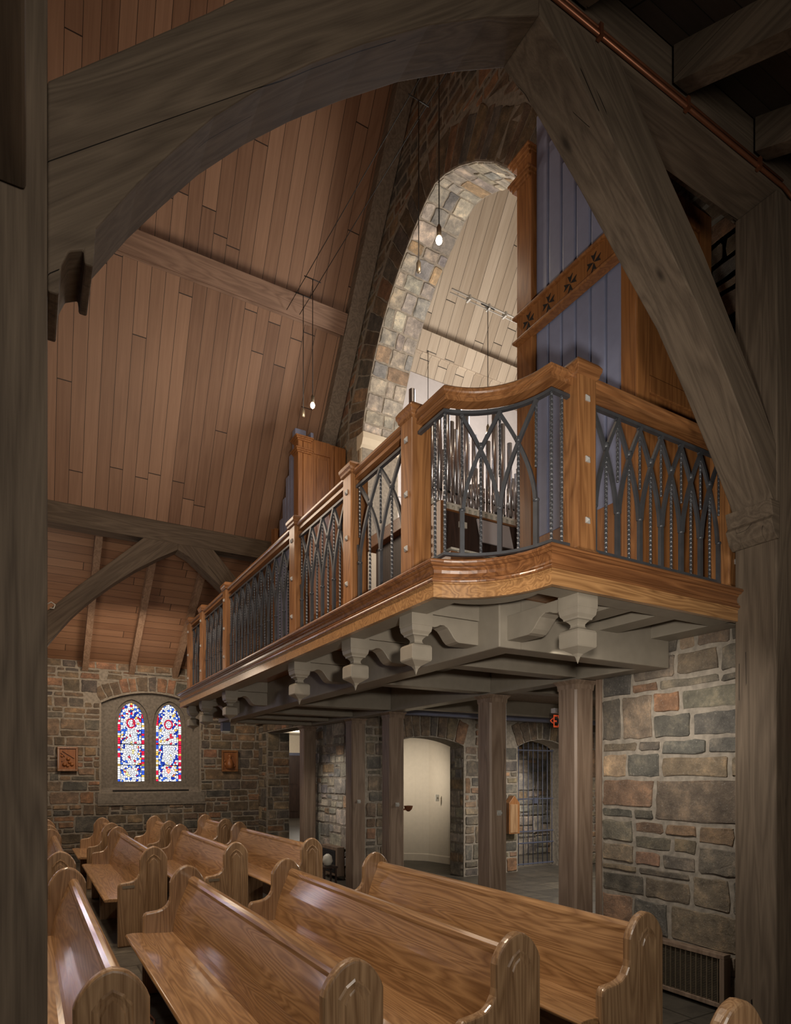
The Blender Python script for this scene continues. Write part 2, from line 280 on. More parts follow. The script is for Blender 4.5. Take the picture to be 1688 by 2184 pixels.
# ------------------------------------------------------------------ mesh helpers
class MB:
    def __init__(s): s.v = []; s.f = []; s.m = []; s.t = []; s.smooth = []
    def add(s, vs, fs, mi=0, tint=(1, 1, 1), smooth=False):
        n = len(s.v); s.v += [tuple(p) for p in vs]
        for f in fs: s.f.append([i+n for i in f]); s.m.append(mi); s.t.append(tint); s.smooth.append(smooth)
        return s
    def box(s, x0, x1, y0, y1, z0, z1, mi=0):
        v = [(x, y, z) for x in (x0, x1) for y in (y0, y1) for z in (z0, z1)]
        return s.add(v, [(0, 1, 3, 2), (4, 6, 7, 5), (0, 4, 5, 1), (2, 3, 7, 6), (0, 2, 6, 4), (1, 5, 7, 3)], mi)
    def prism(s, poly, axis, a, b, mi=0):
        """poly: 2D points; axis Y -> (x,z), X -> (y,z), Z -> (x,y)"""
        def P(p, t): return {'Y': (p[0], t, p[1]), 'X': (t, p[0], p[1]), 'Z': (p[0], p[1], t)}[axis]
        n = len(poly); v = [P(p, a) for p in poly]+[P(p, b) for p in poly]
        f = [list(range(n))[::-1], list(range(n, 2*n))]+[(i, (i+1) % n, n+(i+1) % n, n+i) for i in range(n)]
        return s.add(v, f, mi)
    def ring(s, rows, closed=True, cap=True, mi=0, smooth=False):
        """rows: list of equal-length point lists"""
        n = len(rows[0]); v = [p for r in rows for p in r]; f = []
        for i in range(len(rows)-1):
            for j in range(n if closed else n-1):
                f.append((i*n+j, i*n+(j+1) % n, (i+1)*n+(j+1) % n, (i+1)*n+j))
        if cap and closed: f += [tuple(range(n))[::-1], tuple(range((len(rows)-1)*n, len(rows)*n))]
        return s.add(v, f, mi, smooth=smooth)
    def sweep(s, path, prof, mi=0, smooth=False):
        """sweep closed profile [(outward, z)] along XY path; outward = right of travel"""
        N = len(path); rows = []
        for i in range(N):
            p = Vector(path[i]); d = []
            if i > 0: d.append((p-Vector(path[i-1])).normalized())
            if i < N-1: d.append((Vector(path[i+1])-p).normalized())
            ns = [Vector((q.y, -q.x)) for q in d]; nm = sum(ns, Vector((0, 0))).normalized(); k = 1/max(.4, nm.dot(ns[0]))
            rows.append([(p.x+nm.x*o*k, p.y+nm.y*o*k, z) for o, z in prof])
        return s.ring(rows, mi=mi, smooth=smooth)
    def bar(s, pts, wdt, thk, nrm, mi=0):
        """rectangular bar along 3D pts; thk along nrm, wdt across"""
        rows = []
        for i, p in enumerate(pts):
            p = Vector(p); t = (Vector(pts[min(i+1, len(pts)-1)])-Vector(pts[max(i-1, 0)])).normalized()
            n = nrm[i] if isinstance(nrm, list) else nrm
            n = Vector(n); n = (n-t*n.dot(t)).normalized(); sd = t.cross(n)
            rows.append([p+sd*wdt/2+n*thk/2, p-sd*wdt/2+n*thk/2, p-sd*wdt/2-n*thk/2, p+sd*wdt/2-n*thk/2])
        return s.ring(rows, mi=mi)
    def tube(s, pts, r, n=8, mi=0):
        rows = []; pts = [Vector(p) for p in pts]; up = None
        for i, p in enumerate(pts):
            t = (pts[min(i+1, len(pts)-1)]-pts[max(i-1, 0)]).normalized()
            if up is None: up = Vector((1, 0, 0)) if abs(t.x) < .9 else Vector((0, 1, 0))
            a = (up-t*up.dot(t)).normalized(); up = a; bb = t.cross(a)
            rr = r[i] if isinstance(r, list) else r
            rows.append([p+a*math.cos(k*2*math.pi/n)*rr+bb*math.sin(k*2*math.pi/n)*rr for k in range(n)])
        return s.ring(rows, mi=mi, smooth=True)
    def lathe(s, c, prof, n=16, rot=0.0, mi=0, smooth=True):
        """prof [(r, z)] about vertical axis through c; n=4 gives square turnings (r = half width)"""
        k = math.sqrt(2) if n == 4 else 1
        rows = [[(c[0]+r*k*math.cos(rot+j*2*math.pi/n), c[1]+r*k*math.sin(rot+j*2*math.pi/n), z) for j in range(n)] for r, z in prof]
        return s.ring(rows, mi=mi, smooth=smooth)
    def twist(s, x, y, z0, z1, w_, pitch=.055, step=.009):
        n = max(2, int((z1-z0)/step)); rows = []
        for i in range(n+1):
            z = z0+(z1-z0)*i/n; a = 2*math.pi*(z-z0)/pitch/1.0
            e = min(z-z0, z1-z); 
            rows.append([(x+w_*.7*math.cos(a+k*math.pi/2), y+w_*.7*math.sin(a+k*math.pi/2), z) for k in range(4)])
        return s.ring(rows)
    def build(s, name, mats, parent=None, bevel=0, seg=2, fixn=True, auto=False):
        me = bpy.data.meshes.new(name); me.from_pydata([tuple(p) for p in s.v], [], s.f)
        if not isinstance(mats, (list, tuple)): mats = [mats]
        for mm in mats: me.materials.append(mm)
        for i, p in enumerate(me.polygons): p.material_index = s.m[i]; p.use_smooth = s.smooth[i]
        if any(t != (1, 1, 1) for t in s.t):
            ca = me.color_attributes.new('tint', 'FLOAT_COLOR', 'CORNER')
            for i, p in enumerate(me.polygons):
                for li in p.loop_indices: ca.data[li].color = (*s.t[i], 1)
        if fixn:
            bm = bmesh.new(); bm.from_mesh(me); bmesh.ops.recalc_face_normals(bm, faces=bm.faces); bm.to_mesh(me); bm.free()
        me.update()
        o = bpy.data.objects.new(name, me); COL.objects.link(o)
        if parent: o.parent = parent
        if bevel:
            b = o.modifiers.new('bevel', 'BEVEL'); b.width = bevel; b.segments = seg; b.limit_method = 'ANGLE'; b.angle_limit = math.radians(35)
        return o
def tag(o, label=None, cat=None, group=None, kind=None):
    if label: o['label'] = label
    if cat: o['category'] = cat
    if group: o['group'] = group
    if kind: o['kind'] = kind
    return o
def thing(name, label, cat, loc=(0, 0, 0), group=None, kind=None):
    o = bpy.data.objects.new(name, None); COL.objects.link(o); o.location = loc; o.empty_display_size = .1
    return tag(o, label, cat, group, kind)
def struct(o): o['kind'] = 'structure'; return o
def copy_tree(o, parent=None):
    c = o.copy(); COL.objects.link(c); c.parent = parent
    for ch in list(o.children): copy_tree(ch, c)
    return c

# ------------------------------------------------------------------ masonry
def stint(rng, mode):
    pal = {'mix': [((.13, .122, .112), 5), ((.165, .14, .115), 4), ((.20, .175, .145), 4), ((.20, .14, .105), 2), ((.24, .15, .10), 1), ((.108, .108, .110), 3), ((.29, .24, .19), 1)],
           'brown': [((.13, .105, .085), 5), ((.16, .125, .10), 4), ((.105, .10, .10), 3), ((.20, .15, .11), 2), ((.23, .14, .10), 2), ((.10, .103, .108), 1)],
           'light': [((.30, .28, .25), 5), ((.24, .23, .22), 4), ((.36, .34, .31), 3), ((.27, .20, .14), 2), ((.20, .20, .21), 2)]}[mode]  # last palette: strongly lit stones, their brightness put into the tint
    tot = sum(k for _, k in pal); q = rng.random()*tot
    for c, k in pal:
        q -= k
        if q <= 0: break
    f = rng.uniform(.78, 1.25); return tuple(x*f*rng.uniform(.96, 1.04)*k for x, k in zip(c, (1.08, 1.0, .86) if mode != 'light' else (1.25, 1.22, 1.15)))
def stone_poly(mb, poly, P, rng, mode, h=.016, joint=.015, jit=.009):
    """poly: convex uv polygon -> a raised rough block"""
    n = len(poly); cx = sum(p[0] for p in poly)/n; cy = sum(p[1] for p in poly)/n
    out = []
    for i in range(n):
        a, b = poly[i], poly[(i+1) % n]; L = math.hypot(b[0]-a[0], b[1]-a[1])
        k = max(1, min(4, int(L/.07)))
        for j in range(k):
            t = (j+(.0 if j else .12))/k if k > 1 else .12
            out.append((a[0]+(b[0]-a[0])*t, a[1]+(b[1]-a[1])*t))
        out.append((a[0]+(b[0]-a[0])*(1-.1/k), a[1]+(b[1]-a[1])*(1-.1/k)))
    def inset(p, d):
        dx, dy = p[0]-cx, p[1]-cy
        w_ = max(abs(q[0]-cx) for q in poly); hh = max(abs(q[1]-cy) for q in poly)
        return (cx+dx*max(.3, 1-d/max(w_, .01)), cy+dy*max(.3, 1-d/max(hh, .01)))
    o = [inset((p[0]+rng.uniform(-jit, jit), p[1]+rng.uniform(-jit, jit)), joint) for p in out]
    i2 = [inset(p, .009) for p in o]; hh = h*rng.uniform(.35, 1.1)
    t = stint(rng, mode); m_ = len(o)
    v = [P(p[0], p[1], -.004) for p in o]+[P(p[0], p[1], hh*.75) for p in [inset(q, .003) for q in o]]+[P(p[0], p[1], hh+rng.uniform(-.003, .003)) for p in i2]
    f = [(i, (i+1) % m_, m_+(i+1) % m_, m_+i) for i in range(m_)]+[(m_+i, m_+(i+1) % m_, 2*m_+(i+1) % m_, 2*m_+i) for i in range(m_)]+[tuple(range(2*m_, 3*m_))]
    mb.add(v, f, 1, t)
def clip(poly, a, b, c):
    """keep a*x+b*y<=c"""
    out = []
    for i in range(len(poly)):
        p, q = poly[i], poly[(i+1) % len(poly)]; dp = a*p[0]+b*p[1]-c; dq = a*q[0]+b*q[1]-c
        if dp <= 0: out.append(p)
        if (dp < 0 < dq) or (dq < 0 < dp):
            t = dp/(dp-dq); out.append((p[0]+(q[0]-p[0])*t, p[1]+(q[1]-p[1])*t))
    return out
def ashlar(mb, u0, u1, v0, v1, P, seed=1, mode='mix', clipf=None, course=(.20, .42), block=(.30, .75), minh=.085, h=.016, joint=.015):
    rng = random.Random(seed); v = v0
    while v < v1-.001:
        hgt = rng.uniform(*course); 
        if v1-(v+hgt) < .12: hgt = v1-v
        u = u0-rng.uniform(0, .3)
        while u < u1:
            wd = rng.uniform(*block); ue = u+wd
            if u1-ue < .12: ue = u1+.001
            cells = []
            k = rng.random()
            ns = 1 if (k < .30 or hgt < .19) else (2 if (k < .78 or hgt < .3) else 3)
            cuts = [0]+sorted(rng.uniform(.28, .72) if ns == 2 else (i+1)/ns+rng.uniform(-.06, .06) for i in range(ns-1))+[1]
            for i in range(ns):
                a, b = v+hgt*cuts[i], v+hgt*cuts[i+1]; hh = b-a
                if (ue-u) > hh*3.2 or ((ue-u) > .36 and rng.random() < .5):
                    q = u+(ue-u)*rng.uniform(.3, .7); cells += [(u, q, a, b), (q, ue, a, b)]
                else: cells.append((u, ue, a, b))
            for (a, b, c_, d) in cells:
                a = max(a, u0); b = min(b, u1)
                if b-a < .05 or d-c_ < .04: continue
                sk = rng.uniform(-.01, .01)
                poly = [(a, c_), (b, c_), (b+sk*.5, d), (a+sk, d)]
                if clipf: poly = clipf(poly)
                if poly and len(poly) > 2:
                    ar = abs(sum(poly[i][0]*poly[(i+1) % len(poly)][1]-poly[(i+1) % len(poly)][0]*poly[i][1] for i in range(len(poly))))/2
                    if ar > .003: stone_poly(mb, poly, P, rng, mode, h=h, joint=joint)
            u = ue
        v += hgt
def voussoirs(mb, inner, depth, P, seed, mode, wmin=.1, wmax=.17, h=.016, joint=.015):
    """ring of blocks along polyline `inner` (uv), going outward by depth"""
    rng = random.Random(seed)
    cum = [0]
    for i in range(1, len(inner)): cum.append(cum[-1]+math.dist(inner[i-1], inner[i]))
    def at(sv):
        sv = max(0, min(cum[-1], sv))
        for i in range(1, len(inner)):
            if sv <= cum[i]+1e-9:
                t = (sv-cum[i-1])/max(1e-9, cum[i]-cum[i-1]); a, b = inner[i-1], inner[i]
                return (a[0]+(b[0]-a[0])*t, a[1]+(b[1]-a[1])*t), (b[0]-a[0], b[1]-a[1])
        return inner[-1], (1, 0)
    sv = 0
    while sv < cum[-1]-.02:
        w_ = rng.uniform(wmin, wmax)
        if cum[-1]-(sv+w_) < wmin*.6: w_ = cum[-1]-sv
        q = []
        for k in (sv, sv+w_):
            p, _ = at(k); p1, _ = at(k-.12); p2, _ = at(k+.12); d = (p2[0]-p1[0], p2[1]-p1[1]); L = math.hypot(*d) or 1
            n = (-d[1]/L, d[0]/L); dd = depth*rng.uniform(.86, 1.05)
            q.append((p, (p[0]+n[0]*dd, p[1]+n[1]*dd)))
        poly = [q[0][0], q[1][0], q[1][1], q[0][1]]
        stone_poly(mb, poly, P, rng, mode, h=h, joint=joint)
        sv += w_

# ================================================================== SETTING
WX = 4.12            # gable / right wall plane
RIDGE_Y, RIDGE_Z, SL = 6.19, 10.82, 1.44
def roofz(y): return RIDGE_Z-SL*abs(y-RIDGE_Y)
FLOORZ = 0
struct(MB().box(-9, 10, -4, 13.6, -.1, 0).build('floor', M['slate']))

# --- nave roof (two slopes), planks run down the slope
mb = MB(); t = .06
for (ya, yb) in ((RIDGE_Y, 9.97), (RIDGE_Y, 2.41)):
    za, zb = roofz(ya), roofz(yb)
    mb.add([(-9, ya, za), (4.7, ya, za), (4.7, yb, zb), (-9, yb, zb), (-9, ya, za+t), (4.7, ya, za+t), (4.7, yb, zb+t), (-9, yb, zb+t)],
           [(0, 1, 2, 3), (4, 5, 6, 7), (0, 1, 5, 4), (1, 2, 6, 5), (2, 3, 7, 6), (3, 0, 4, 7)])
struct(mb.build('ceiling', M['plank']))
mb = MB()
for (ya, yb) in ((RIDGE_Y, 8.42), (RIDGE_Y, 3.96)):
    za, zb = roofz(ya), roofz(yb)
    mb.add([(4.701, ya, za), (8.7, ya, za), (8.7, yb, zb), (4.701, yb, zb), (4.701, ya, za+t), (8.7, ya, za+t), (8.7, yb, zb+t), (4.701, yb, zb+t)],
           [(0, 1, 2, 3), (4, 5, 6, 7), (0, 1, 5, 4), (1, 2, 6, 5), (2, 3, 7, 6), (3, 0, 4, 7)])
struct(mb.build('ceiling_organ_chamber', M['plank_lit']))
# aisle roofs (lean-to)
def leanto(name, ya, za, yb, zb):
    m_ = MB(); m_.add([(-9, ya, za), (5.2, ya, za), (5.2, yb, zb), (-9, yb, zb), (-9, ya, za+t), (5.2, ya, za+t), (5.2, yb, zb+t), (-9, yb, zb+t)],
                      [(0, 1, 2, 3), (4, 5, 6, 7), (0, 1, 5, 4), (1, 2, 6, 5), (2, 3, 7, 6), (3, 0, 4, 7)])
    return struct(m_.build(name, M['boards'] if 'far' in name else M['boards_shaded']))
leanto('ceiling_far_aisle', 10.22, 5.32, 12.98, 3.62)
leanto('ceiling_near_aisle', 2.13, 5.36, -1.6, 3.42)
def rafter(x, ya, za, yb, zb, w_=.10, d=.16):
    o = MB(); o.add([(x-w_/2, ya, za), (x+w_/2, ya, za), (x+w_/2, yb, zb), (x-w_/2, yb, zb), (x-w_/2, ya, za-d), (x+w_/2, ya, za-d), (x+w_/2, yb, zb-d), (x-w_/2, yb, zb-d)],
               [(0, 1, 2, 3), (4, 5, 6, 7), (0, 1, 5, 4), (1, 2, 6, 5), (2, 3, 7, 6), (3, 0, 4, 7)])
    return o
names = ['leftmost, passing behind the arched brace', 'second from the left, left of the stained glass window', 'third, above the left light of the window', 'fourth, running down behind the balcony end', 'fifth, hidden in part by the balcony posts', 'sixth, furthest right, over the balcony end']
for i in range(6):
    x = .14+.79*i
    o = rafter(x, 10.2, 5.30, 12.9, 3.64).build('rafter', M['rafter'])
    tag(o, 'pine rafter of the far aisle, ' + names[i], 'rafter', 'rafters of the far aisle roof')
for i, x in enumerate((2.2, 2.94, 3.66)):
    o = rafter(x, 2.12, 5.36, -1.4, 3.52, .11, .2).build('rafter', M['beam_y'])
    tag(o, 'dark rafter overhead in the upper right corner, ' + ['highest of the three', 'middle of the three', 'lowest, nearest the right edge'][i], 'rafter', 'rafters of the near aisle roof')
# purlins on the far slope
def purlin(y, x0, x1, mat, label):
    z = roofz(y); d = Vector((0, 1, -SL)).normalized(); n = Vector((0, -SL, -1)).normalized()
    c = Vector((0, y, z)); w_, h = .26, .16
    pts = [c, c+d*w_, c+d*w_+n*h, c+n*h]
    o = MB().prism([(p.y, p.z) for p in pts], 'X', x0, x1)
    b2 = c+d*(w_+.03)
    o.prism([((c+d*w_).y, (c+d*w_).z), (b2.y, b2.z), ((b2+n*.03).y, (b2+n*.03).z), ((c+d*w_+n*.03).y, (c+d*w_+n*.03).z)], 'X', x0, x1)
    return tag(o.build('purlin', mat), label, 'beam')
M['verge'] = wood('verge_timber', (.13, .10, .075), (.24, .19, .145), 'Y', rough=.7, bump=.1)
M['purl'] = wood('purlin_pine', (.17, .095, .06), (.30, .185, .125), 'X', rough=.6, knots=1, bump=.1)
purlin(8.10, -9, 3.86, M['purl'], 'long brown purlin crossing the plank ceiling of the nave')
purlin(8.00, 4.71, 8.6, M['plank_lit'], 'brightly lit purlin on the organ chamber ceiling seen through the stone arch')
# verge rafter beside the gable wall
def verge(side):
    ys = [RIDGE_Y, 9.96 if side > 0 else 2.42]
    p = [(ys[0], roofz(ys[0])-.02), (ys[1], roofz(ys[1])-.02), (ys[1], roofz(ys[1])-.30), (ys[0], roofz(ys[0])-.30)]
    return MB().prism(p, 'X', 3.87, 4.10)
tag(verge(1).build('verge_rafter', M['verge'], bevel=.01), 'grey timber rafter running down beside the tall stone arch wall', 'rafter')
tag(verge(-1).build('verge_rafter', M['beam_y']), 'dark timber rafter above the near organ case behind the arched brace', 'rafter')

# --- gable wall with the tall stone arch
arch_px = [(8.04, 6.30), (7.98, 6.55), (7.86, 6.85), (7.70, 7.15), (7.50, 7.45), (7.26, 7.72), (6.98, 7.96), (6.68, 8.16), (6.40, 8.30), (6.19, 8.36)]
half = [(y, z+.12) for y, z in arch_px]
full = half+[(2*RIDGE_Y-y, z) for y, z in half[::-1][1:]]      # from far foot over the apex to the near foot
full_up = [(8.06, 2.76)]+full+[(2*RIDGE_Y-8.06, 2.76)]
poly = [(10.2, 2.76), (10.2, roofz(10.2)), (RIDGE_Y, RIDGE_Z), (2.2, roofz(2.2)), (2.2, 2.76)]+full_up[::-1]
mb = MB().prism(poly, 'X', WX, WX+.58)
PX = lambda u, v, h: (WX-h, u, v)
cy0, cz0 = RIDGE_Y, 6.35
def outer_clip(poly):
    # outside the arch ring, under the roof
    c = (sum(p[0] for p in poly)/len(poly), sum(p[1] for p in poly)/len(poly))
    if c[1] > cz0:
        d = math.dist(c, (cy0, cz0))
        if d < 1e-6: return None
        best = min(full, key=lambda q: abs(math.atan2(q[1]-cz0, q[0]-cy0)-math.atan2(c[1]-cz0, c[0]-cy0))); R = math.dist(best, (cy0, cz0))+(.52 if c[0] > 5.0 else .52)
        n = ((c[0]-cy0)/d, (c[1]-cz0)/d*1.0)
        poly = clip(poly, -n[0], -n[1], -(n[0]*cy0+n[1]*cz0+R))
    else:
        s = 1 if c[0] > cy0 else -1
        poly = clip(poly, -s, 0, -(s*cy0+2.16))
    if len(poly) < 3: return None
    for s in (1, -1):
        poly = clip(poly, s*SL, 1, RIDGE_Z-.06+s*SL*RIDGE_Y)
        if len(poly) < 3: return None
    return poly
ashlar(mb, 2.3, 10.1, 2.8, 10.7, PX, 5, 'brown', outer_clip, course=(.12, .26), block=(.2, .46), h=.006, joint=.018)
voussoirs(mb, full[::-1], .50, PX, 3, 'brown', .10, .20, h=.006, joint=.017)
for s, y0 in ((1, 8.06), (-1, 2*RIDGE_Y-8.06)):
    for k, z0 in enumerate([2.8+.235*i for i in range(15)]):
        a, b = sorted((y0, y0+s*(.17 if k % 2 else .12))); stone_poly(mb, [(a, z0), (b, z0), (b, z0+.235), (a, z0+.235)], PX, random.Random(k+77*s), 'brown')
gw = struct(mb.build('wall_gable', [M['mortar'], M['stone']], fixn=False))
# lit reveal (soffit) of the arch
mb = MB(); cum = [0]
for i in range(1, len(full)): cum.append(cum[-1]+math.dist(full[i-1], full[i]))
def PR(u, v, h):
    u = max(0, min(cum[-1], u)); i = 1
    while i < len(cum)-1 and u > cum[i]: i += 1
    tt = (u-cum[i-1])/(cum[i]-cum[i-1]); a, b = full[i-1], full[i]; L = math.dist(a, b)
    n = (-(b[1]-a[1])/L*-1, -(b[0]-a[0])/L); n = ((b[1]-a[1])/L, -(b[0]-a[0])/L)
    p = (a[0]+(b[0]-a[0])*tt, a[1]+(b[1]-a[1])*tt)
    if n[0]*(cy0-p[0])+n[1]*(cz0-p[1]) < 0: n = (-n[0], -n[1])
    return (v, p[0]+n[0]*h, p[1]+n[1]*h)
rng = random.Random(8); u = 0.0
while u < cum[-1]-.05:
    hgt = rng.uniform(.13, .24)
    if cum[-1]-(u+hgt) < .1: hgt = cum[-1]-u
    v = WX+.005
    while v < WX+.57:
        w_ = rng.uniform(.12, .30)
        if WX+.58-(v+w_) < .09: w_ = WX+.578-v
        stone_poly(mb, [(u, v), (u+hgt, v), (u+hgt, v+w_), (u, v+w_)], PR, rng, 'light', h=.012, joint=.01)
        v += w_
    u += hgt
rev = mb.build('arch_reveal_stones', [M['mortar'], M['stone']], gw, fixn=False)
# imposts and pale jambs below
for s, nm in ((1, 'trim_1'), (-1, 'trim_2')):
    y = 8.06 if s > 0 else 2*RIDGE_Y-8.06
    b = MB(); q = [(0, 6.22), (.06, 6.26), (.10, 6.34), (.10, 6.42), (-.1, 6.42), (-.1, 6.22)]
    b.prism([(y-s*o, z) for o, z in q], 'X', WX-.03, WX+.60)
    b.box(WX-.012, WX+.59, min(y+s*.05, y-s*.012), max(y+s*.05, y-s*.012), 2.76, 6.22)
    struct(b.build(nm, M['cream']))

# --- right stone wall below the balcony, running behind the frame post
mb = MB(); mb.box(WX, WX+.3, -3, 3.72, 0, 5.4)
ashlar(mb, 1.2, 3.70, .0, 2.66, PX, 21, 'mix', None, course=(.22, .46), block=(.30, .85))
ashlar(mb, -2.9, 1.19, 0, 5.3, PX, 22, 'mix', None, course=(.22, .46), block=(.30, .85))
ashlar(mb, 1.2, 2.44, 2.67, 5.3, PX, 23, 'mix', None, course=(.22, .46), block=(.30, .85))
struct(mb.build('wall_right', [M['mortar'], M['stone']], fixn=False))

# --- far aisle wall with stained glass windows
FW = 12.9
PY = lambda u, v, h: (u, FW-h, v)
def segarch(x0, x1, zs, zp, n=10):
    c = (x0+x1)/2; hw = (x1-x0)/2; rise = zp-zs; R = (hw*hw+rise*rise)/(2*rise); zc = zp-R
    a0 = math.asin(hw/R)
    return [(c+R*math.sin(-a0+2*a0*i/n), zc+R*math.cos(-a0+2*a0*i/n)) for i in range(n+1)]
wins = [(1.20, 2.98), (-2.6, -.82), (-6.4, -4.62)]
mb = MB()
# slab pieces around the openings (opening z 1.27 .. arch)
edges = [-9]+[q for wv in sorted(wins) for q in wv]+[4.6]
for i in range(0, len(edges), 2): mb.box(edges[i], edges[i+1], FW, FW+.5, 0, 3.75)
for (a, b) in wins:
    mb.box(a, b, FW, FW+.5, 0, 1.27)
    ar = segarch(a, b, 2.93, 3.16)
    mb.prism(ar+[(b, 3.75), (a, 3.75)], 'Y', FW, FW+.5)
def win_clip(poly):
    c = (sum(p[0] for p in poly)/len(poly), sum(p[1] for p in poly)/len(poly))
    for (a, b) in wins:
        a2, b2 = a-.02, b+.02
        if c[1] < 1.05 or c[0] < a-.9 or c[0] > b+.9: continue
        if c[1] > 2.95:
            zt = 3.48-.23*((c[0]-(a+b)/2)/.89)**2
            if a2-.05 < c[0] < b2+.05:
                poly = clip(poly, 0, -1, -zt)
                continue
        if c[0] < (a+b)/2: poly = clip(poly, 1, 0, a2) if c[0] < a2+.6 or True else poly
        else: poly = clip(poly, -1, 0, -b2)
        if len(poly) < 3: return None
    return poly if len(poly) > 2 else None
ashlar(mb, -3.2, 4.55, 0, 3.68, PY, 12, 'brown', win_clip, course=(.17, .36), block=(.28, .75))
a, b = wins[0]
voussoirs(mb, segarch(a-.02, b+.02, 2.95, 3.18, 14), .29, PY, 4, 'brown', .12, .2)
fwall = struct(mb.build('wall_far', [M['mortar'], M['stone']], fixn=False))

def lancet(x0, x1, z0, zs, zp, n=7):
    c = (x0+x1)/2; hw = (x1-x0)/2; pts = [(x0, z0), (x1, z0)]
    for i in range(n+1):
        t_ = i/n; pts.append((x1-hw*(1-math.cos(t_*math.pi/2*.92))/(1-math.cos(math.pi/2*.92)), zs+(zp-zs)*math.sin(t_*math.pi/2*.92)/math.sin(math.pi/2*.92)))
    for i in range(n-1, -1, -1):
        t_ = i/n; pts.append((x0+hw*(1-math.cos(t_*math.pi/2*.92))/(1-math.cos(math.pi/2*.92)), zs+(zp-zs)*math.sin(t_*math.pi/2*.92)/math.sin(math.pi/2*.92)))
    return pts
gm = [glass_mat('stained_glass_a', 1.3, 1.25), glass_mat('stained_glass_b', 5.9, 1.25)]
gmo = [glass_mat('stained_glass_c', 9.3, 9.0), glass_mat('stained_glass_d', 13.9, 9.0)]
for wi, (a, b) in enumerate(wins):
    root = thing('window_%d' % (wi+1), 'pair of pointed stained glass lights in a shallow stone recess' if wi == 0 else 'pair of stained glass lights further along the far aisle wall', 'window', (0, 0, 0), kind='structure')
    del root['category']
    ox = a-1.20
    l1, l2 = (1.505+ox, 1.985+ox), (2.195+ox, 2.675+ox)
    fy = FW+.20
    # tracery panel with two lancet holes, made of vertical strips
    fr = MB()
    def strip_panel(y0, y1, grow, mi=0):
        xs = sorted(set([a, b]+[round(x, 4) for l in (l1, l2) for x in [l[0]-grow+(l[1]-l[0]+2*grow)*i/16 for i in range(17)]]))
        seg = segarch(a, b, 2.93, 3.16, 24)
        def top(x):
            for i in range(len(seg)-1):
                if seg[i][0]-1e-6 <= x <= seg[i+1][0]+1e-6:
                    t_ = (x-seg[i][0])/(seg[i+1][0]-seg[i][0]); return seg[i][1]+(seg[i+1][1]-seg[i][1])*t_
            return 2.93
        def hole(x, l):
            hw = (l[1]-l[0])/2+grow; c = (l[0]+l[1])/2; t_ = abs(x-c)/hw
            if t_ > 1: return None
            # invert the lancet curve
            k = 1-math.cos(math.pi/2*.92); q = math.acos(1-(1-t_)*k)
            return 2.56+(2.975+grow*.8-2.56)*math.sin(q)/math.sin(math.pi/2*.92)
        for x0, x1 in zip(xs[:-1], xs[1:]):
            xm = (x0+x1)/2; inl = [l for l in (l1, l2) if l[0]-grow < xm < l[1]+grow]
            if not inl:
                fr.prism([(x0, 1.27), (x1, 1.27), (x1, top(x1)), (x0, top(x0))], 'Y', y0, y1, mi)
            else:
                l = inl[0]; h0, h1 = hole(x0, l) or 2.56, hole(x1, l) or 2.56
                fr.prism([(x0, 1.27), (x1, 1.27), (x1, 1.465-grow*.5), (x0, 1.465-grow*.5)], 'Y', y0, y1, mi)
                fr.prism([(x0, h0), (x1, h1), (x1, top(x1)), (x0, top(x0))], 'Y', y0, y1, mi)
    strip_panel(fy-.06, fy, .075); strip_panel(fy, fy+.10, .0)
    fr.prism([(FW+.02, 1.27), (fy-.05, 1.27), (fy-.05, 1.36)], 'X', a, b)
    fr.build('tracery', M['dressed'], root)
    sl = MB(); sl.prism([(FW+.02, 1.27), (FW-.015, 1.25), (FW-.02, 1.06), (FW+.02, 1.06)], 'X', a-.06, b+.10)
    sl.prism([(FW-.005, 1.06), (FW-.03, 1.045), (FW-.03, 1.025), (FW, 1.025)], 'X', a-.06, b+.10)
    sl.box(a+.2, b-.2, FW+.03, FW+.1, 1.265, 1.31, 1)
    sl.build('sill', [M['dressed'], M['gap_shade']], root)
    if wi == 0:
        MB().box(1.62, 1.86, fy-.065, fy-.05, 1.37, 1.425).build('inscription_plate', M['brass'], root)
        # small stone shield in the right light
    for k, l in enumerate((l1, l2)):
        pts = [(x-(l[0]+l[1])/2, z-1.465) for x, z in lancet(l[0]-.005, l[1]+.005, 1.46, 2.56, 2.98)]
        g = MB().prism(pts, 'Y', 0, .012).build('stained_glass', (gm if wi == 0 else gmo)[k], root)
        g.location = ((l[0]+l[1])/2, fy+.05, 1.465)
        if wi == 0 and k == 1:
            sh = MB().prism([(-.035, .06), (.035, .06), (.035, 0), (0, -.045), (-.035, 0)], 'Y', -.006, -.001)
            so = sh.build('shield', emis('shield_red', (.75, .06, .08), .9), g); so.location = (0, 0, .19)
            lt = MB(); lt.box(-.018, -.009, -.009, -.006, -.02, .045); lt.box(.009, .018, -.009, -.006, -.02, .045); lt.box(-.009, .009, -.009, -.006, .008, .018)
            lo = lt.build('shield_letter', emis('shield_gold', (.95, .8, .4), .9), g); lo.location = (0, 0, .19)

# --- inner walls under / beyond the balcony
def wall_y(name, y, x0, x1, z1, seed, mode='mix', thick=.35, clipf=None, z0=0, course=(.18, .36)):
    m_ = MB(); m_.box(x0, x1, y, y+thick, z0, z1)
    ashlar(m_, x0, x1, z0, z1, (lambda u, v, h: (u, y-h, v)), seed, mode, clipf, course=course, block=(.22, .55)); return m_
def wall_x(name, x, y0, y1, z1, seed, mode='mix', thick=.3, m_=None, course=(.2, .4), block=(.2, .45)):
    m_ = m_ or MB(); m_.box(x, x+thick, y0, y1, 0, z1)
    ashlar(m_, y0, y1, 0, z1, (lambda u, v, h: (x-h, u, v)), seed, mode, None, course=course, block=block); return m_
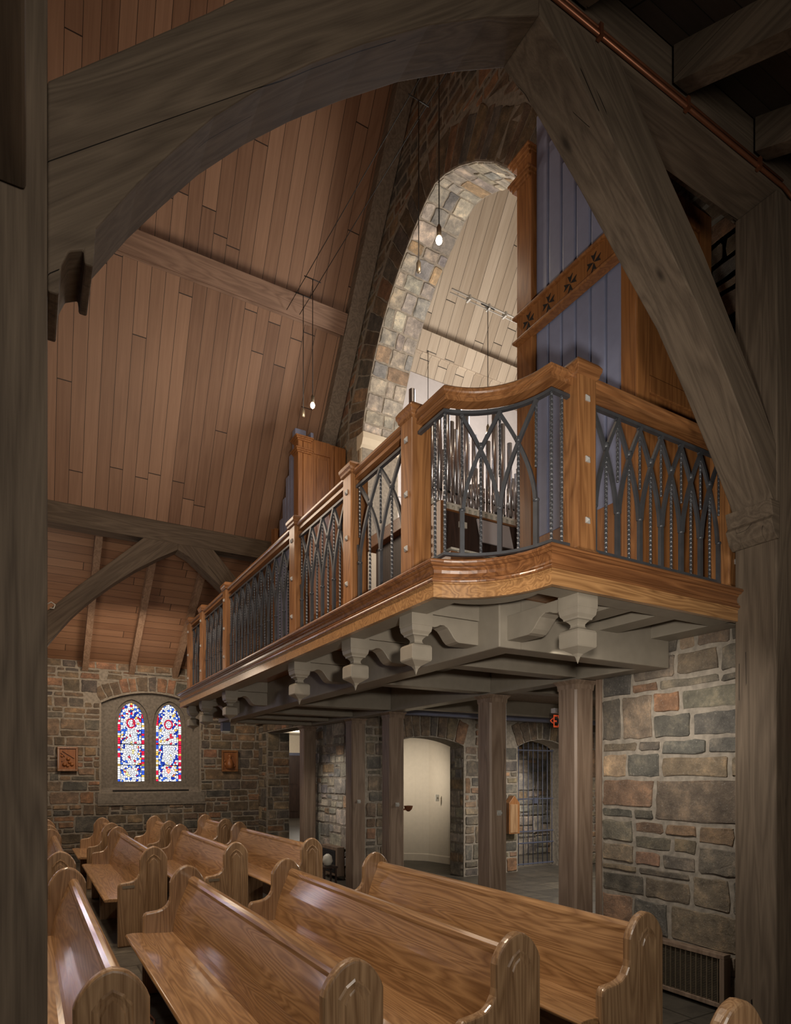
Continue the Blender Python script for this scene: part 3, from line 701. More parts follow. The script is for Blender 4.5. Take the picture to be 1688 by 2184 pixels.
# pier behind the second column (faces nave) and its narthex face
mb = wall_x('', 4.19, 8.10, 10.05, 2.62, 31, 'light', thick=.2)
mb.box(4.39, 4.60, 8.10, 8.45, 0, 2.62)
ashlar(mb, 4.20, 4.60, 0, 2.62, (lambda u, v, h: (u, 8.10-h, v)), 32, 'mix', None, course=(.14, .3), block=(.3, .5))
struct(mb.build('wall_inner_pier', [M['mortar'], M['stone']], fixn=False))
mb = wall_x('', 4.19, 12.40, 12.9, 2.45, 33, 'mix', thick=.48)
ashlar(mb, 4.20, 4.67, 0, 2.45, (lambda u, v, h: (u, 12.40-h, v)), 35, 'mix', None, course=(.16, .32), block=(.2, .4))
mb.box(4.19, 4.54, 9.62, 12.9, 2.45, 5.0); ashlar(mb, 9.65, 12.9, 2.45, 3.6, (lambda u, v, h: (4.19-h, u, v)), 34, 'brown')
struct(mb.build('wall_inner_left', [M['mortar'], M['stone']], fixn=False))
# narthex stone wall with two segmental arches
NY = 8.10
mb = MB(); PN = lambda u, v, h: (u, NY-h, v)
a1 = segarch(4.60, 5.93, 2.05, 2.17, 12); a2 = segarch(7.03, 8.10, 2.06, 2.19, 12)
mb.box(5.93, 7.03, NY, NY+.37, 0, 2.05); mb.box(8.10, 9.8, NY, NY+.37, 0, 2.05)
mb.prism(a1+[(5.93, 2.75), (4.60, 2.75)], 'Y', NY, NY+.37); mb.prism(a2+[(8.10, 2.75), (7.03, 2.75)], 'Y', NY, NY+.37)
mb.box(5.93, 7.03, NY, NY+.37, 2.05, 2.75); mb.box(8.10, 9.8, NY, NY+.37, 2.05, 2.75)
ashlar(mb, 5.95, 7.02, 0, 2.05, PN, 41, 'mix', None, course=(.18, .34), block=(.3, .5)); ashlar(mb, 8.12, 9.7, 0, 2.05, PN, 42, 'mix')
ashlar(mb, 6.15, 6.80, 2.05, 2.70, PN, 43, 'brown', None, course=(.15, .25)); ashlar(mb, 8.3, 9.7, 2.05, 2.7, PN, 44, 'brown')
voussoirs(mb, a1, .40, PN, 45, 'brown', .11, .17); voussoirs(mb, a2, .40, PN, 46, 'brown', .10, .16)
ashlar(mb, NY+.01, NY+.36, 0, 2.03, (lambda u, v, h: (5.93-h, u, v)), 47, 'light', None, course=(.15, .3), block=(.14, .3))
ashlar(mb, NY+.01, NY+.36, 0, 2.03, (lambda u, v, h: (7.03+h, u, v)), 48, 'mix')
struct(mb.build('wall_narthex', [M['mortar'], M['stone']], fixn=False))
# passage behind the left arch: curved cream wall
mb = MB(); arc = [(4.35, 9.9)]+[(4.9+1.9*math.sin(q)*.9-.1, 10.55-.9*(1-math.cos(q))) for q in [i*.13 for i in range(11)]]+[(6.7, 8.45)]
mb.sweep(arc, [(0, 0), (0, 2.7), (-.12, 2.7), (-.12, 0)])
struct(mb.build('wall_passage', M['cream']))
mb = MB(); mb.sweep(arc, [(.0, 0), (.014, 0), (.014, .12), (.0, .14)])
struct(mb.build('baseboard_passage', M['cream']))
struct(MB().box(7.0, 9.7, 9.75, 9.95, 0, 2.75).build('wall_gate_room', M['mortar']))
mb = wall_y('', 9.7, 7.0, 9.7, 2.7, 51, 'light', .1); struct(mb.build('wall_gate_room_stone', [M['mortar'], M['stone']], fixn=False))
struct(MB().box(6.75, 6.85, 8.47, 9.8, 0, 2.7).build('wall_gate_room_side', M['mortar']))
struct(MB().box(9.8, 10, -4, 22.4, 0, 5).build('wall_narthex_end', M['mortar']))
struct(MB().box(4.19, 9.8, 3.6, 3.72, 0, 2.7).build('wall_narthex_near', M['mortar']))
# room beyond, past the far pier: pale wall with a dark door
struct(MB().box(4.7, 9.8, 22.2, 22.4, 0, 3.05).build('wall_corridor_end', M['cream']))
struct(MB().box(4.6, 4.7, 12.9, 22.4, 0, 3.05).build('wall_corridor_left', M['cream']))
struct(MB().box(4.6, 10, 13.0, 22.4, 3.05, 3.15).build('ceiling_corridor', M['cream']))
struct(MB().box(4.6, 10, 13.6, 22.4, -.1, 0).build('floor_corridor', M['slate']))
d = thing('door_1', 'dark wooden door at the end of the pale corridor beside the first column', 'door', kind='structure'); del d['category']
M['darkdoor'] = wood('dark_door', (.03, .018, .014), (.07, .04, .03), 'Z', rough=.5)
MB().box(8.20, 9.25, 22.14, 22.2, 0, 2.30).build('door_leaf', M['darkdoor'], d)
dp = MB()
for zz in (.25, 1.25): dp.box(8.32, 8.66, 22.125, 22.14, zz, zz+.85); dp.box(8.78, 9.12, 22.125, 22.14, zz, zz+.85)
dp.build('door_panel', M['darkdoor'], d); MB().box(8.10, 8.20, 22.12, 22.2, 0, 2.40).box(9.25, 9.35, 22.12, 22.2, 0, 2.40).box(8.20, 9.25, 22.12, 22.2, 2.30, 2.40).build('door_frame', M['bluedark'], d)
# narthex ceiling with deep beams
struct(MB().box(4.12, 9.8, 3.7, 13.0, 2.63, 2.69).build('ceiling_narthex', M['col_z']))
for i, y in enumerate((5.0, 6.97, 7.85)):
    tag(MB().box(4.12, 9.7, y-.08, y+.08, 2.44 if i < 2 else 2.46, 2.63).build('ceiling_beam', M['taupe'] if i < 2 else M['blue'], bevel=.006), ['taupe ceiling beam behind the fourth column', 'taupe ceiling beam behind the third column', 'blue-grey beam over the two stone arches'][i], 'beam', 'beams of the narthex ceiling')
# organ chamber shell
struct(MB().box(4.7, 8.7, 8.30, 8.42, 2.76, 7.75).build('wall_organ_side', M['white']))
struct(MB().box(4.7, 8.7, 3.96, 4.08, 2.76, 7.75).build('wall_organ_near', M['white']))
struct(MB().prism([(3.96, 2.76), (8.42, 2.76), (8.42, 7.7), (RIDGE_Y, RIDGE_Z+.05), (3.96, 7.7)], 'X', 8.7, 8.82).build('wall_organ_back', M['white']))
struct(MB().box(4.14, 8.8, 3.96, 8.45, 2.70, 2.757).build('floor_organ_chamber', M['oak_y']))
M['shade'] = plain('pale_shutter', (.60, .57, .58), .6, noise=.03)
mb = MB()
for k in range(9): mb.box(4.72, 8.6, 8.262, 8.298, 3.9+k*.235, 4.11+k*.235)
tag(mb.build('swell_shutters', M['shade']), 'pale horizontal shutters on the organ chamber wall behind the pipes', 'shutters')

# ================================================================== TIMBER FRAMES (arcades)
FY0, FY1 = 2.14, 2.40
low_l = [(.055, 3.03), (.085, 3.03), (.092, 3.12), (.112, 3.17), (.150, 3.19), (.153, 3.15), (.178, 3.15), (.186, 3.27), (.304, 3.463), (.42, 3.63), (.545, 3.80), (.72, 4.00), (.9, 4.18), (1.11, 4.37), (1.4, 4.61), (1.7, 4.82), (1.987, 4.998)]
low_r = [(1.987, 4.998), (2.17, 4.91), (2.51, 4.64), (2.8, 4.39), (3.11, 4.13), (3.36, 3.84), (3.63, 3.50), (3.80, 3.27), (3.86, 3.16)]
up_l = [(1.987, 5.09), (1.50, 5.09), (.90, 4.51), (.62, 4.24), (.52, 4.13), (.27, 3.87), (.055, 3.65)]
up_r = [(3.87, 3.56), (3.70, 3.79), (3.47, 4.07), (3.17, 4.42), (2.9, 4.68), (2.52, 5.09), (1.987, 5.09)]
def frame(y0, y1, near):
    nm = 'nearest the camera, framing the view' if near else 'across the nave under the plank ceiling'
    r = thing('timber_arch_frame', 'heavy timber arch frame with curved braces, ' + nm, 'timber frame', (0, 0, 0))
    MB().box(-.30 if near else -.52, .055 if near else -.18, y0, y1, 0, 5.08).build('post', M['beam_z'], r, bevel=.008)
    MB().prism([(3.86, 0), (4.50, 0), (4.50, 5.08), (3.86, 5.08)], 'Y', y0, y1).build('post', M['beam_z'], r, bevel=.008) if near else MB().box(3.9, 4.11, y0, y1, 2.5, 5.08).build('post', M['beam_z'], r)
    MB().box(-9, 5.0, y0, y1, 5.085, 5.40).build('plate_beam', M['beam_x'], r, bevel=.01)
    MB().prism(low_l+up_l, 'Y', y0+.005, y1-.005).build('brace', M['brace_l'], r, bevel=.006)
    MB().prism(low_r+up_r, 'Y', y0+.005, y1-.005).build('brace', M['brace_r'], r, bevel=.006)
    if near:
        c = MB(); c.prism([(3.775, 3.22), (3.80, 3.13), (3.78, 3.105), (3.815, 3.03), (3.85, 3.00), (3.868, 3.00), (3.868, 3.22)], 'Y', y0-.012, y1+.012)
        c.build('corbel', M['beam_x'], r, bevel=.004)
    return r
frame(FY0, FY1, True)
frame(9.98, 10.24, False)
# braces of the next bays, for the parts of the frames that run off to the left
tag(MB().box(-.30, 0.0, -1.2, FY0-.002, 3.29, 3.60).build('tie_beam', M['beam_y'], bevel=.01), 'dark timber tie beam end on the left post at the upper left edge', 'beam')
# copper conduit along the front lower edge of the plate and down the right post
pp = MB(); pp.tube([(1.2, FY0-.014, 5.10), (3.90, FY0-.014, 5.10), (4.02, FY0-.016, 5.07), (4.06, FY0-.016, 4.95), (4.06, FY0-.016, 2.0)], .0115, 8)
pp.tube([(1.2, FY0-.012, 5.135), (3.9, FY0-.012, 5.135)], .007, 6)
co = tag(pp.build('copper_pipe', M['copper']), 'thin copper pipe running along the upper timber beam and down the right post', 'pipe')
for x in (1.7, 2.35, 3.0, 3.65): MB().box(x-.01, x+.01, FY0-.03, FY0, 5.082, 5.145).build('pipe_clip', M['copper'], co)
MB().box(4.02, 4.14, FY0-.06, FY0-.002, 1.78, 2.0).build('junction_box', M['copper'], co)
# white cable hook on the far brace
tag(MB().tube([(.24, 9.955, 3.93), (.30, 9.95, 3.97), (.345, 9.95, 3.94), (.33, 9.95, 3.885), (.28, 9.95, 3.885)], .008, 6).build('cable_loop', M['ivory']), 'small white cable loop on the far timber brace beside the left post', 'cable')

# ================================================================== BALCONY
def arc(A, B, sag, n=14):
    A, B = Vector(A), Vector(B); m = (A+B)/2; ch = (B-A); L = ch.length; nrm = Vector((ch.y, -ch.x)).normalized()   # right of travel = outside
    R = (L*L/4+sag*sag)/(2*sag); c = m+nrm*(R-sag)
    a0 = math.atan2(A.y-c.y, A.x-c.x); a1 = math.atan2(B.y-c.y, B.x-c.x)
    while a1-a0 > math.pi: a1 -= 2*math.pi
    while a1-a0 < -math.pi: a1 += 2*math.pi
    return [(c.x+R*math.cos(a0+(a1-a0)*i/n), c.y+R*math.sin(a0+(a1-a0)*i/n)) for i in range(n+1)]
def bpath(o):
    """edge path inset by o from the fascia face"""
    k = o*.45
    return [(4.08, 9.90-o), (2.29+k, 9.90-o)]+arc((2.29+k, 9.90-o), (1.9+o, 9.42-k), .11)[1:]+arc((1.9+o, 2.87+k), (2.29+k, 2.38+o), .11)+[(3.885, 2.38+o)]
BAL = thing('balcony', 'organ balcony platform with oak edge moulding and taupe beams beneath', 'balcony', (0, 0, 0))
edge = bpath(0)
bot = [(0, 2.558), (0, 2.628), (.008, 2.632), (.008, 2.640), (-.03, 2.644), (-.03, 2.558)]
MB().sweep(edge, bot).build('fascia_lower_band', M['band'], BAL)
top = [(.000, 2.636), (.014, 2.640), (.017, 2.648), (.014, 2.656), (.002, 2.658), (.002, 2.663), (.009, 2.665), (.009, 2.668), (-.002, 2.672), (-.006, 2.690), (-.003, 2.706), (.008, 2.718), (.008, 2.722), (.020, 2.724), (.028, 2.731), (.028, 2.735), (.036, 2.737), (.038, 2.746), (.032, 2.755), (-.03, 2.757), (-.03, 2.636)]
MB().sweep(edge, top, smooth=False).build('fascia_moulding', M['fasc'], BAL)
inner = bpath(.02)
MB().prism(inner+[(4.08, 2.40)], 'Z', 2.70, 2.752).build('deck', M['oak_y'], BAL)
MB().prism(bpath(.02)+bpath(.20)[::-1], 'Z', 2.572, 2.699).build('soffit_board', M['taupe'], BAL)
posts_y = [3.25, 4.08, 5.18, 7.37, 8.52, 9.28]
for i, y in enumerate(posts_y):
    MB().box(2.10, 2.52, y+.0, y+.14, 2.578, 2.70).build('outrigger_joist', M['taupe'], BAL, bevel=.004)
for x in (3.06, 3.46): MB().box(x-.09, x+.09, 2.56, 3.06, 2.580, 2.70).build('outrigger_joist', M['taupe'], BAL, bevel=.004)
MB().box(3.90, 4.10, 2.5, 3.06, 2.580, 2.70).build('outrigger_joist', M['taupe'], BAL, bevel=.004)
MB().box(2.50, 2.68, 3.05, 9.62, 2.38, 2.70).build('main_beam', M['taupe'], BAL, bevel=.008)
MB().box(2.505, 4.10, 3.052, 3.21, 2.382, 2.70).build('main_beam', M['taupe'], BAL, bevel=.008)
MB().box(2.505, 4.10, 9.46, 9.618, 2.382, 2.70).build('main_beam', M['taupe'], BAL, bevel=.008)
MB().box(3.93, 4.10, 3.21, 9.46, 2.384, 2.70).build('main_beam', M['taupe'], BAL, bevel=.008)
for y in (3.88, 5.0, 6.97, 8.04, 8.85): MB().box(2.68, 3.93, y-.08, y+.08, 2.40, 2.70).build('cross_beam', M['taupe'], BAL, bevel=.008)
MB().box(3.25, 3.37, 3.21, 9.46, 2.56, 2.70).build('middle_joist', M['taupe'], BAL, bevel=.005)
pprof = [(.075, 2.578), (.075, 2.505), (.072, 2.502), (.072, 2.492), (.068, 2.470), (.056, 2.455), (.054, 2.445), (.044, 2.442), (.036, 2.434), (.028, 2.422), (.028, 2.410), (.034, 2.400), (.052, 2.393), (.066, 2.385), (.071, 2.373), (.071, 2.300), (.067, 2.292), (.042, 2.276), (.021, 2.262), (.010, 2.246), (.001, 2.210)]
def ogee(a, b, zt=2.576):
    """profile from the pendant (a) to the beam (b)"""
    q = [(a, zt), (b, zt), (b, 2.425)]; L = b-a
    cv = [(.60, 2.425), (.54, 2.432), (.48, 2.452), (.42, 2.482), (.36, 2.508), (.29, 2.522), (.21, 2.520), (.15, 2.508), (.10, 2.503), (0, 2.503)]
    return q+[(a+L*t_, z) for t_, z in cv]
for i, y in enumerate(posts_y):
    yc = y+.07
    MB().lathe((2.07, yc), pprof, 4, math.pi/4, smooth=False).build('drop_pendant', M['taupe'], BAL, bevel=.004)
    MB().prism(ogee(2.13, 2.502), 'Y', yc-.062, yc+.062).build('bracket', M['taupe'], BAL, bevel=.004)
MB().lathe((2.625, 2.53), pprof, 4, math.pi/4, smooth=False).build('drop_pendant', M['taupe'], BAL, bevel=.004)
MB().prism(ogee(2.59, 3.054), 'X', 2.563, 2.687).build('bracket', M['taupe'], BAL, bevel=.004)

# --- balustrade posts
def post(x0, y0, face, label):
    r = thing('balustrade_post', label, 'post', (x0+.07, y0+.07, 2.757), 'oak posts of the balcony railing')
    h = .07
    pf = [(h+.016, 0), (h+.016, .05), (h+.006, .065), (h, .08), (h, .985), (h+.004, .99)]
    MB().lathe((0, 0), [(h+.016, 0), (h+.016, .045), (h+.002, .062), (h, .07), (h, 1.02)], 4, math.pi/4, smooth=False).build('shaft', M['oak_z'], r, bevel=.009)
    MB().lathe((0, 0), [(h+.001, .99), (h+.012, 1.0), (h+.014, 1.015), (h+.022, 1.03), (h+.024, 1.05), (h+.010, 1.072), (.045, 1.085), (.001, 1.092)], 4, math.pi/4, smooth=False).build('cap', M['oak_x'], r, bevel=.003)
    for z in (.215, .545, .875):
        b = MB()
        for (fx, fy) in face:
            if fx: b.add([(fx*h, -.016, z-.016), (fx*h, .016, z-.016), (fx*h, .016, z+.016), (fx*h, -.016, z+.016), (fx*(h+.006), -.016, z-.016), (fx*(h+.006), .016, z-.016), (fx*(h+.006), .016, z+.016), (fx*(h+.006), -.016, z+.016), (fx*(h+.018), 0, z)],
                         [(0, 1, 5, 4), (1, 2, 6, 5), (2, 3, 7, 6), (3, 0, 4, 7), (4, 5, 8), (5, 6, 8), (6, 7, 8), (7, 4, 8)])
            else: b.add([(-.016, fy*h, z-.016), (.016, fy*h, z-.016), (.016, fy*h, z+.016), (-.016, fy*h, z+.016), (-.016, fy*(h+.006), z-.016), (.016, fy*(h+.006), z-.016), (.016, fy*(h+.006), z+.016), (-.016, fy*(h+.006), z+.016), (0, fy*(h+.018), z)],
                         [(0, 1, 5, 4), (1, 2, 6, 5), (2, 3, 7, 6), (3, 0, 4, 7), (4, 5, 8), (5, 6, 8), (6, 7, 8), (7, 4, 8)])
        b.build('bolt_head', M['steel'], r)
    return r
pl = ['oak balcony post left of the curved corner railing, second largest post', 'oak balcony post second along the side from the curved corner', 'oak balcony post third along the side from the curved corner',
      'oak balcony post at the far end of the widest side railing panel', 'oak balcony post next to last at the far end of the side railing', 'oak balcony post at the far left end of the side railing']
for y, lb in zip(posts_y, pl): post(2.0, y, [(-1, 0)], lb)
post(2.555, 2.46, [(0, -1)], 'oak balcony post right of the curved corner railing, largest post')
pe = post(3.90, 2.46, [(0, -1)], 'oak balcony post squeezed against the big right timber post')

# --- handrails
rail_prof = [(.040, 3.705), (.040, 3.728), (.036, 3.732), (.036, 3.738), (.052, 3.744), (.058, 3.752), (.058, 3.768), (.046, 3.780), (.030, 3.788), (-.030, 3.788), (-.046, 3.780), (-.058, 3.768), (-.058, 3.752), (-.052, 3.744), (-.036, 3.738), (-.036, 3.732), (-.040, 3.728), (-.040, 3.705)]
def rail(path, label, mat='oak_y'):
    return tag(MB().sweep(path, rail_prof).build('handrail', M[mat]), label, 'handrail', 'oak handrail sections of the balcony')
ys = [(posts_y[i+1]-.001, posts_y[i]+.141) for i in range(5)]
rl = ['moulded oak handrail between the first and second side posts from the corner', 'moulded oak handrail between the second and third side posts', 'longest moulded oak handrail, over the widest side panel', 'moulded oak handrail between the fourth and fifth side posts', 'moulded oak handrail at the far end between the last two side posts']
for (a, b), lb in zip(ys, rl): rail([(2.07, a), (2.07, b)], lb)
CA, CB = (2.07, 2.98), (2.44, 2.545)
carc = arc(CA, CB, .095, 16)
rail([(2.07, 3.249)]+carc+[(2.554, 2.545)], 'moulded oak handrail curving inward round the balcony corner')
rail([(2.696, 2.53), (3.899, 2.53)], 'moulded oak handrail on the front right of the balcony', 'oak_x')

# --- wrought iron railing panels
ZB, ZT, ZC, ZX = 2.855, 3.645, 3.10, 3.465
def iron_panel(path, ups, label, extra_tw=(), outer_arms=True):
    """path: XY polyline; ups: positions (arc length) of flat uprights"""
    r = thing('iron_railing_panel', label, 'railing', (0, 0, 0), 'wrought iron gothic railing panels')
    cum = [0]
    for i in range(1, len(path)): cum.append(cum[-1]+math.dist(path[i-1], path[i]))
    def at(s):
        s = max(0, min(cum[-1], s)); i = 1
        while i < len(cum)-1 and s > cum[i]: i += 1
        t_ = (s-cum[i-1])/(cum[i]-cum[i-1]); a, b = path[i-1], path[i]; L = math.dist(a, b)
        return (a[0]+(b[0]-a[0])*t_, a[1]+(b[1]-a[1])*t_), Vector(((b[1]-a[1])/L, -(b[0]-a[0])/L, 0))
    MB().sweep(path, [(.013, ZT), (.013, ZT+.018), (-.013, ZT+.018), (-.013, ZT)]).build('top_bar', M['iron'], r)
    MB().sweep(path, [(.013, ZB-.016), (.013, ZB), (-.013, ZB), (-.013, ZB-.016)]).build('bottom_bar', M['iron'], r)
    n = len(ups)
    for k in range(n):
        p, nm = at(ups[k]); q = MB()
        q.bar([(p[0], p[1], ZB), (p[0], p[1], ZC)], .026, .022, nm)
        for sd in (-1, 1):
            j = k+sd
            if 0 <= j < n: P = abs(ups[j]-ups[k])
            elif not outer_arms: continue
            else:
                P = abs(ups[k]-ups[k-sd]) if 0 <= k-sd < n else .19
            pts = []; nr = []
            for i in range(13):
                z = ZC+(ZT-ZC)*i/12; s = ups[k]+sd*P*((z-ZC)/(ZT-ZC))**1.62+sd*.006
                if s < -.002 or s > cum[-1]+.002: break
                pt, nn_ = at(s); pts.append((pt[0]+nn_.x*.004*sd, pt[1]+nn_.y*.004*sd, z)); nr.append(nn_)
            if len(pts) > 2: q.bar(pts, .021, .019, nr)
        q.build('arched_bar', M['iron'], r)
        MB().lathe(p, [(.010, ZC-.010), (.017, ZC-.008), (.019, ZC), (.017, ZC+.008), (.010, ZC+.010)], 8).build('collar', M['iron'], r)
        # upper twisted bar from crotch to apex
        MB().twist(p[0], p[1], ZC+.18, ZT, .0115).build('twisted_bar', M['iron'], r)
        if k < n-1:
            sm = (ups[k]+ups[k+1])/2; pm, nm2 = at(sm)
            MB().twist(pm[0], pm[1], ZB, ZX, .013).build('twisted_bar', M['iron'], r)
            MB().lathe(pm, [(.010, ZX-.016), (.019, ZX-.012), (.017, ZX-.006), (.021, ZX), (.017, ZX+.006), (.019, ZX+.012), (.010, ZX+.016)], 8).build('collar', M['iron'], r)
    for s in extra_tw:
        p, _ = at(s); MB().twist(p[0], p[1], ZB, ZT, .013).build('twisted_bar', M['iron'], r)
    return r
il = ['narrow iron railing panel left of the curved corner, with gothic arches', 'iron railing panel between the second and third side posts', 'widest iron railing panel on the side with nine gothic uprights', 'far iron railing panel between the fourth and fifth side posts', 'furthest and narrowest iron railing panel at the left end']
for (a, b), lb in zip(ys, il):
    L = a-b; n = max(3, round(L/.205)); pth = [(2.05, a), (2.05, b)]
    iron_panel(pth, [.04+(L-.08)*i/(n-1) for i in range(n)], lb)
cpath = [(2.05, 3.249)]+[(x-.0, y) for x, y in arc((2.05, 2.98), (2.43, 2.53), .095, 16)]+[(2.554, 2.53)]
Lc = .269; La = sum(math.dist(cpath[i], cpath[i+1]) for i in range(1, len(cpath)-2))
iron_panel(cpath, [Lc+La*.16, Lc+La*.5, Lc+La*.84], 'curved iron railing panel on the concave balcony corner', extra_tw=(Lc-.10, Lc, Lc+La, Lc+La+.075), outer_arms=False)
Lf = 3.899-2.696
iron_panel([(2.696, 2.53), (3.899, 2.53)], [3.892-.19*k-2.696 for k in range(6, -1, -1)], 'front right iron railing panel before the oak organ case')

# ================================================================== ORGAN CASES
def case(s):
    """s=+1 far case, s=-1 near case (mirrored about the ridge line)"""
    def Y(a): return RIDGE_Y+s*a
    def bx(m_, x0, x1, a, b, z0, z1, mi=0): ya, yb = sorted((Y(a), Y(b))); return m_.box(x0, x1, ya, yb, z0, z1, mi)
    r = thing('organ_case', 'tall oak organ case with blue stepped pipes on the far side of the stone arch' if s > 0 else 'tall oak organ case with blue pipes and a cross-carved rail, behind the big right brace', 'organ case', (0, 0, 0))
    XF = 3.34; zt = 6.42
    m_ = bx(MB(), XF, XF+.06, 2.33, 2.51, 2.757, zt); m_.build('corner_stile', M['case_z'], r, bevel=.006) if 0 else bx(MB(), XF, XF+.07, 2.33, 2.50, 2.757, zt).build('corner_stile', M['case_z'], r, bevel=.006)
    # inner side panel
    bx(MB(), XF+.07, 4.08, 2.35, 2.39, 2.757, zt).build('side_panel', M['case_z'], r)
    f = MB()
    ya = Y(2.332)
    for (x0, x1, z0, z1) in ((3.42, 3.58, 2.757, zt), (3.84, 3.90, 2.757, zt-.02), (3.58, 3.84, zt-.20, zt), (3.58, 3.84, 2.757, 2.95), (3.58, 3.84, 4.62, 4.74), (3.91, 4.09, 2.757, zt-.02)):
        y0, y1 = sorted((ya, Y(2.352))); f.box(x0, x1, y0, y1, z0, z1)
    f.build('panel_frame', M['case_z'], r, bevel=.005)
    pnl = MB(); y0, y1 = sorted((Y(2.342), Y(2.352)))
    for z0, z1 in ((2.99, 4.58), (4.79, zt-.25)): pnl.box(3.625, 3.80, y0, y1, z0, z1)
    pnl.build('raised_panel', M['case_z'], r, bevel=.006)
    c = MB()
    for z in (zt-.20, zt-.03):
        y0, y1 = sorted((Y(2.275), Y(2.52))); c.box(XF-.05, XF+.22, y0, y1, z, z+.018); c.box(XF-.035, XF+.21, y0+.015, y1-.01, z-.02, z); c.box(XF-.018, XF+.20, y0+.03, y1-.02, z-.04, z-.02)
    c.build('cornice', M['case_z'], r, bevel=.004)
    # blue wooden front pipes, stepping down outwards
    k = 6; a0, a1 = 2.51, 3.33; wd = (a1-a0)/k
    for i in range(k):
        h = zt+.16-.27*max(0, i)
        if i == 0: h = zt+.2
        bx(MB(), XF+.03, XF+.20, a0+wd*i+.009, a0+wd*(i+1)-.009, 3.40, h).build('blue_pipe', M['blue'], r, bevel=.008)
    bx(MB(), XF+.20, XF+.24, a0-.1, a1, 2.757, zt-1.4).build('case_back', M['gap_shade'], r)  # near-black sheet, paints the shade between the pipes
    bx(MB(), XF+.07, 4.10, 3.43, 3.455, 2.757, 5.46).build('outer_side_panel', M['case_z'], r)
    of = MB()
    for (x0, x1, z0, z1) in ((XF, XF+.12, 2.757, 5.46), (3.98, 4.10, 2.757, 5.45), (XF+.12, 3.98, 5.30, 5.45), (XF+.12, 3.98, 4.05, 4.16), (XF+.12, 3.98, 2.757, 2.95)): bx(of, x0, x1, 3.455, 3.475, z0, z1)
    of.build('outer_side_frame', M['case_z'], r, bevel=.005)
    bx(MB(), XF+.22, XF+.26, 2.39, 2.75, zt-1.5, zt+.12).build('case_top_block', M['blue'], r) if s > 0 else None
    bx(MB(), XF+.02, XF+.21, a0-.05, a1, 2.757, 3.40).build('plinth', M['case_z'], r, bevel=.006)
    bx(MB(), XF+.01, XF+.07, 3.335, 3.455, 2.757, 5.44).build('outer_stile', M['case_z'], r, bevel=.005)
    # carved rail with crosses
    rr = bx(MB(), XF-.03, XF+.015, 2.37, 3.44, 4.96, 5.14); 
    ro = rr.build('carved_rail', M['case_z'], r, bevel=.004)
    mm = MB()
    for z in (4.945, 5.135): 
        y0, y1 = sorted((Y(2.34), Y(3.44))); mm.box(XF-.06, XF+.02, y0, y1, z, z+.022)
    mm.build('rail_moulding', M['case_z'], ro, bevel=.008)
    for i in range(5):
        yc = Y(2.50+.215*i); cr = MB(); zc = 5.05
        for q in range(4):
            a = q*math.pi/2; pts = [(0.004, 0), (.060, .024), (.046, 0), (.060, -.024)]
            P2 = [(yc+p[0]*math.cos(a)-p[1]*math.sin(a), zc+p[0]*math.sin(a)+p[1]*math.cos(a)) for p in pts]
            cr.prism(P2, 'X', XF-.033, XF-.029)
        cr.build('carved_cross', M['gap_shade'], ro)
    return r
case(1); case(-1)

# --- organ chest with ranks of metal pipes (inside the arch)
ch = thing('organ_wind_chest', 'oak wind chest and rack of the open organ carrying rows of metal pipes', 'organ chest', (0, 0, 0))
CY = 4.75
MB().box(2.98, 4.9, CY-.02, CY+1.0, 3.86, 3.98).build('chest_body', M['oak_x'], ch, bevel=.006)
MB().box(2.96, 4.92, CY-.05, CY-.02, 3.90, 3.93).box(2.96, 4.92, CY-.045, CY-.02, 3.965, 3.985).build('chest_moulding', M['oak_x'], ch, bevel=.004)
rk = MB(); rk.box(2.98, 4.9, CY, CY+.06, 4.045, 4.065)
for i in range(30): rk.box(3.0+i*.063, 3.03+i*.063, CY+.0, CY+.05, 3.985, 4.045)
rk.build('pipe_rack', M['ivory'], ch)
MB().box(3.05, 4.85, CY+.1, CY+.9, 2.76, 3.86).build('chest_base', M['darkdoor'], ch)
rng = random.Random(4)
def organ_pipe(x, y, h, rr):
    p = thing('organ_pipe', None, 'organ pipe', (x, y, 3.985), 'metal organ pipes standing on the chest')
    p['label'] = 'silver metal organ pipe standing on the oak chest behind the curved railing'
    MB().lathe((0, 0), [(.006, 0), (rr, .17), (rr, .175)], 12).build('foot', M['tin'], p)
    b = MB(); b.lathe((0, 0), [(rr, .175), (rr, .175+h), (rr*.93, .175+h), (rr*.93, .175+h-.03)], 14); b.build('body', M['tin'], p)
    m2 = MB(); m2.box(-rr*.5, rr*.5, -rr-.003, -rr+.004, .172, .178+rr*.5); m2.build('mouth', M['gap_shade'], p)
    return p
for row in range(3):
    x = 3.02+row*.03; i = 0
    while x < 4.85:
        ph = (x-3.0)*2.2+row*.7; big = (math.sin(ph*2.6)*.5+.5)
        h = (.14+.62*big**2)*(1+.28*row)*rng.uniform(.9, 1.1); rr = .009+.022*min(1, h/1.0)
        organ_pipe(x, CY+.04+row*.17+.0*rng.random(), h, rr); x += rr*2+.034; i += 1
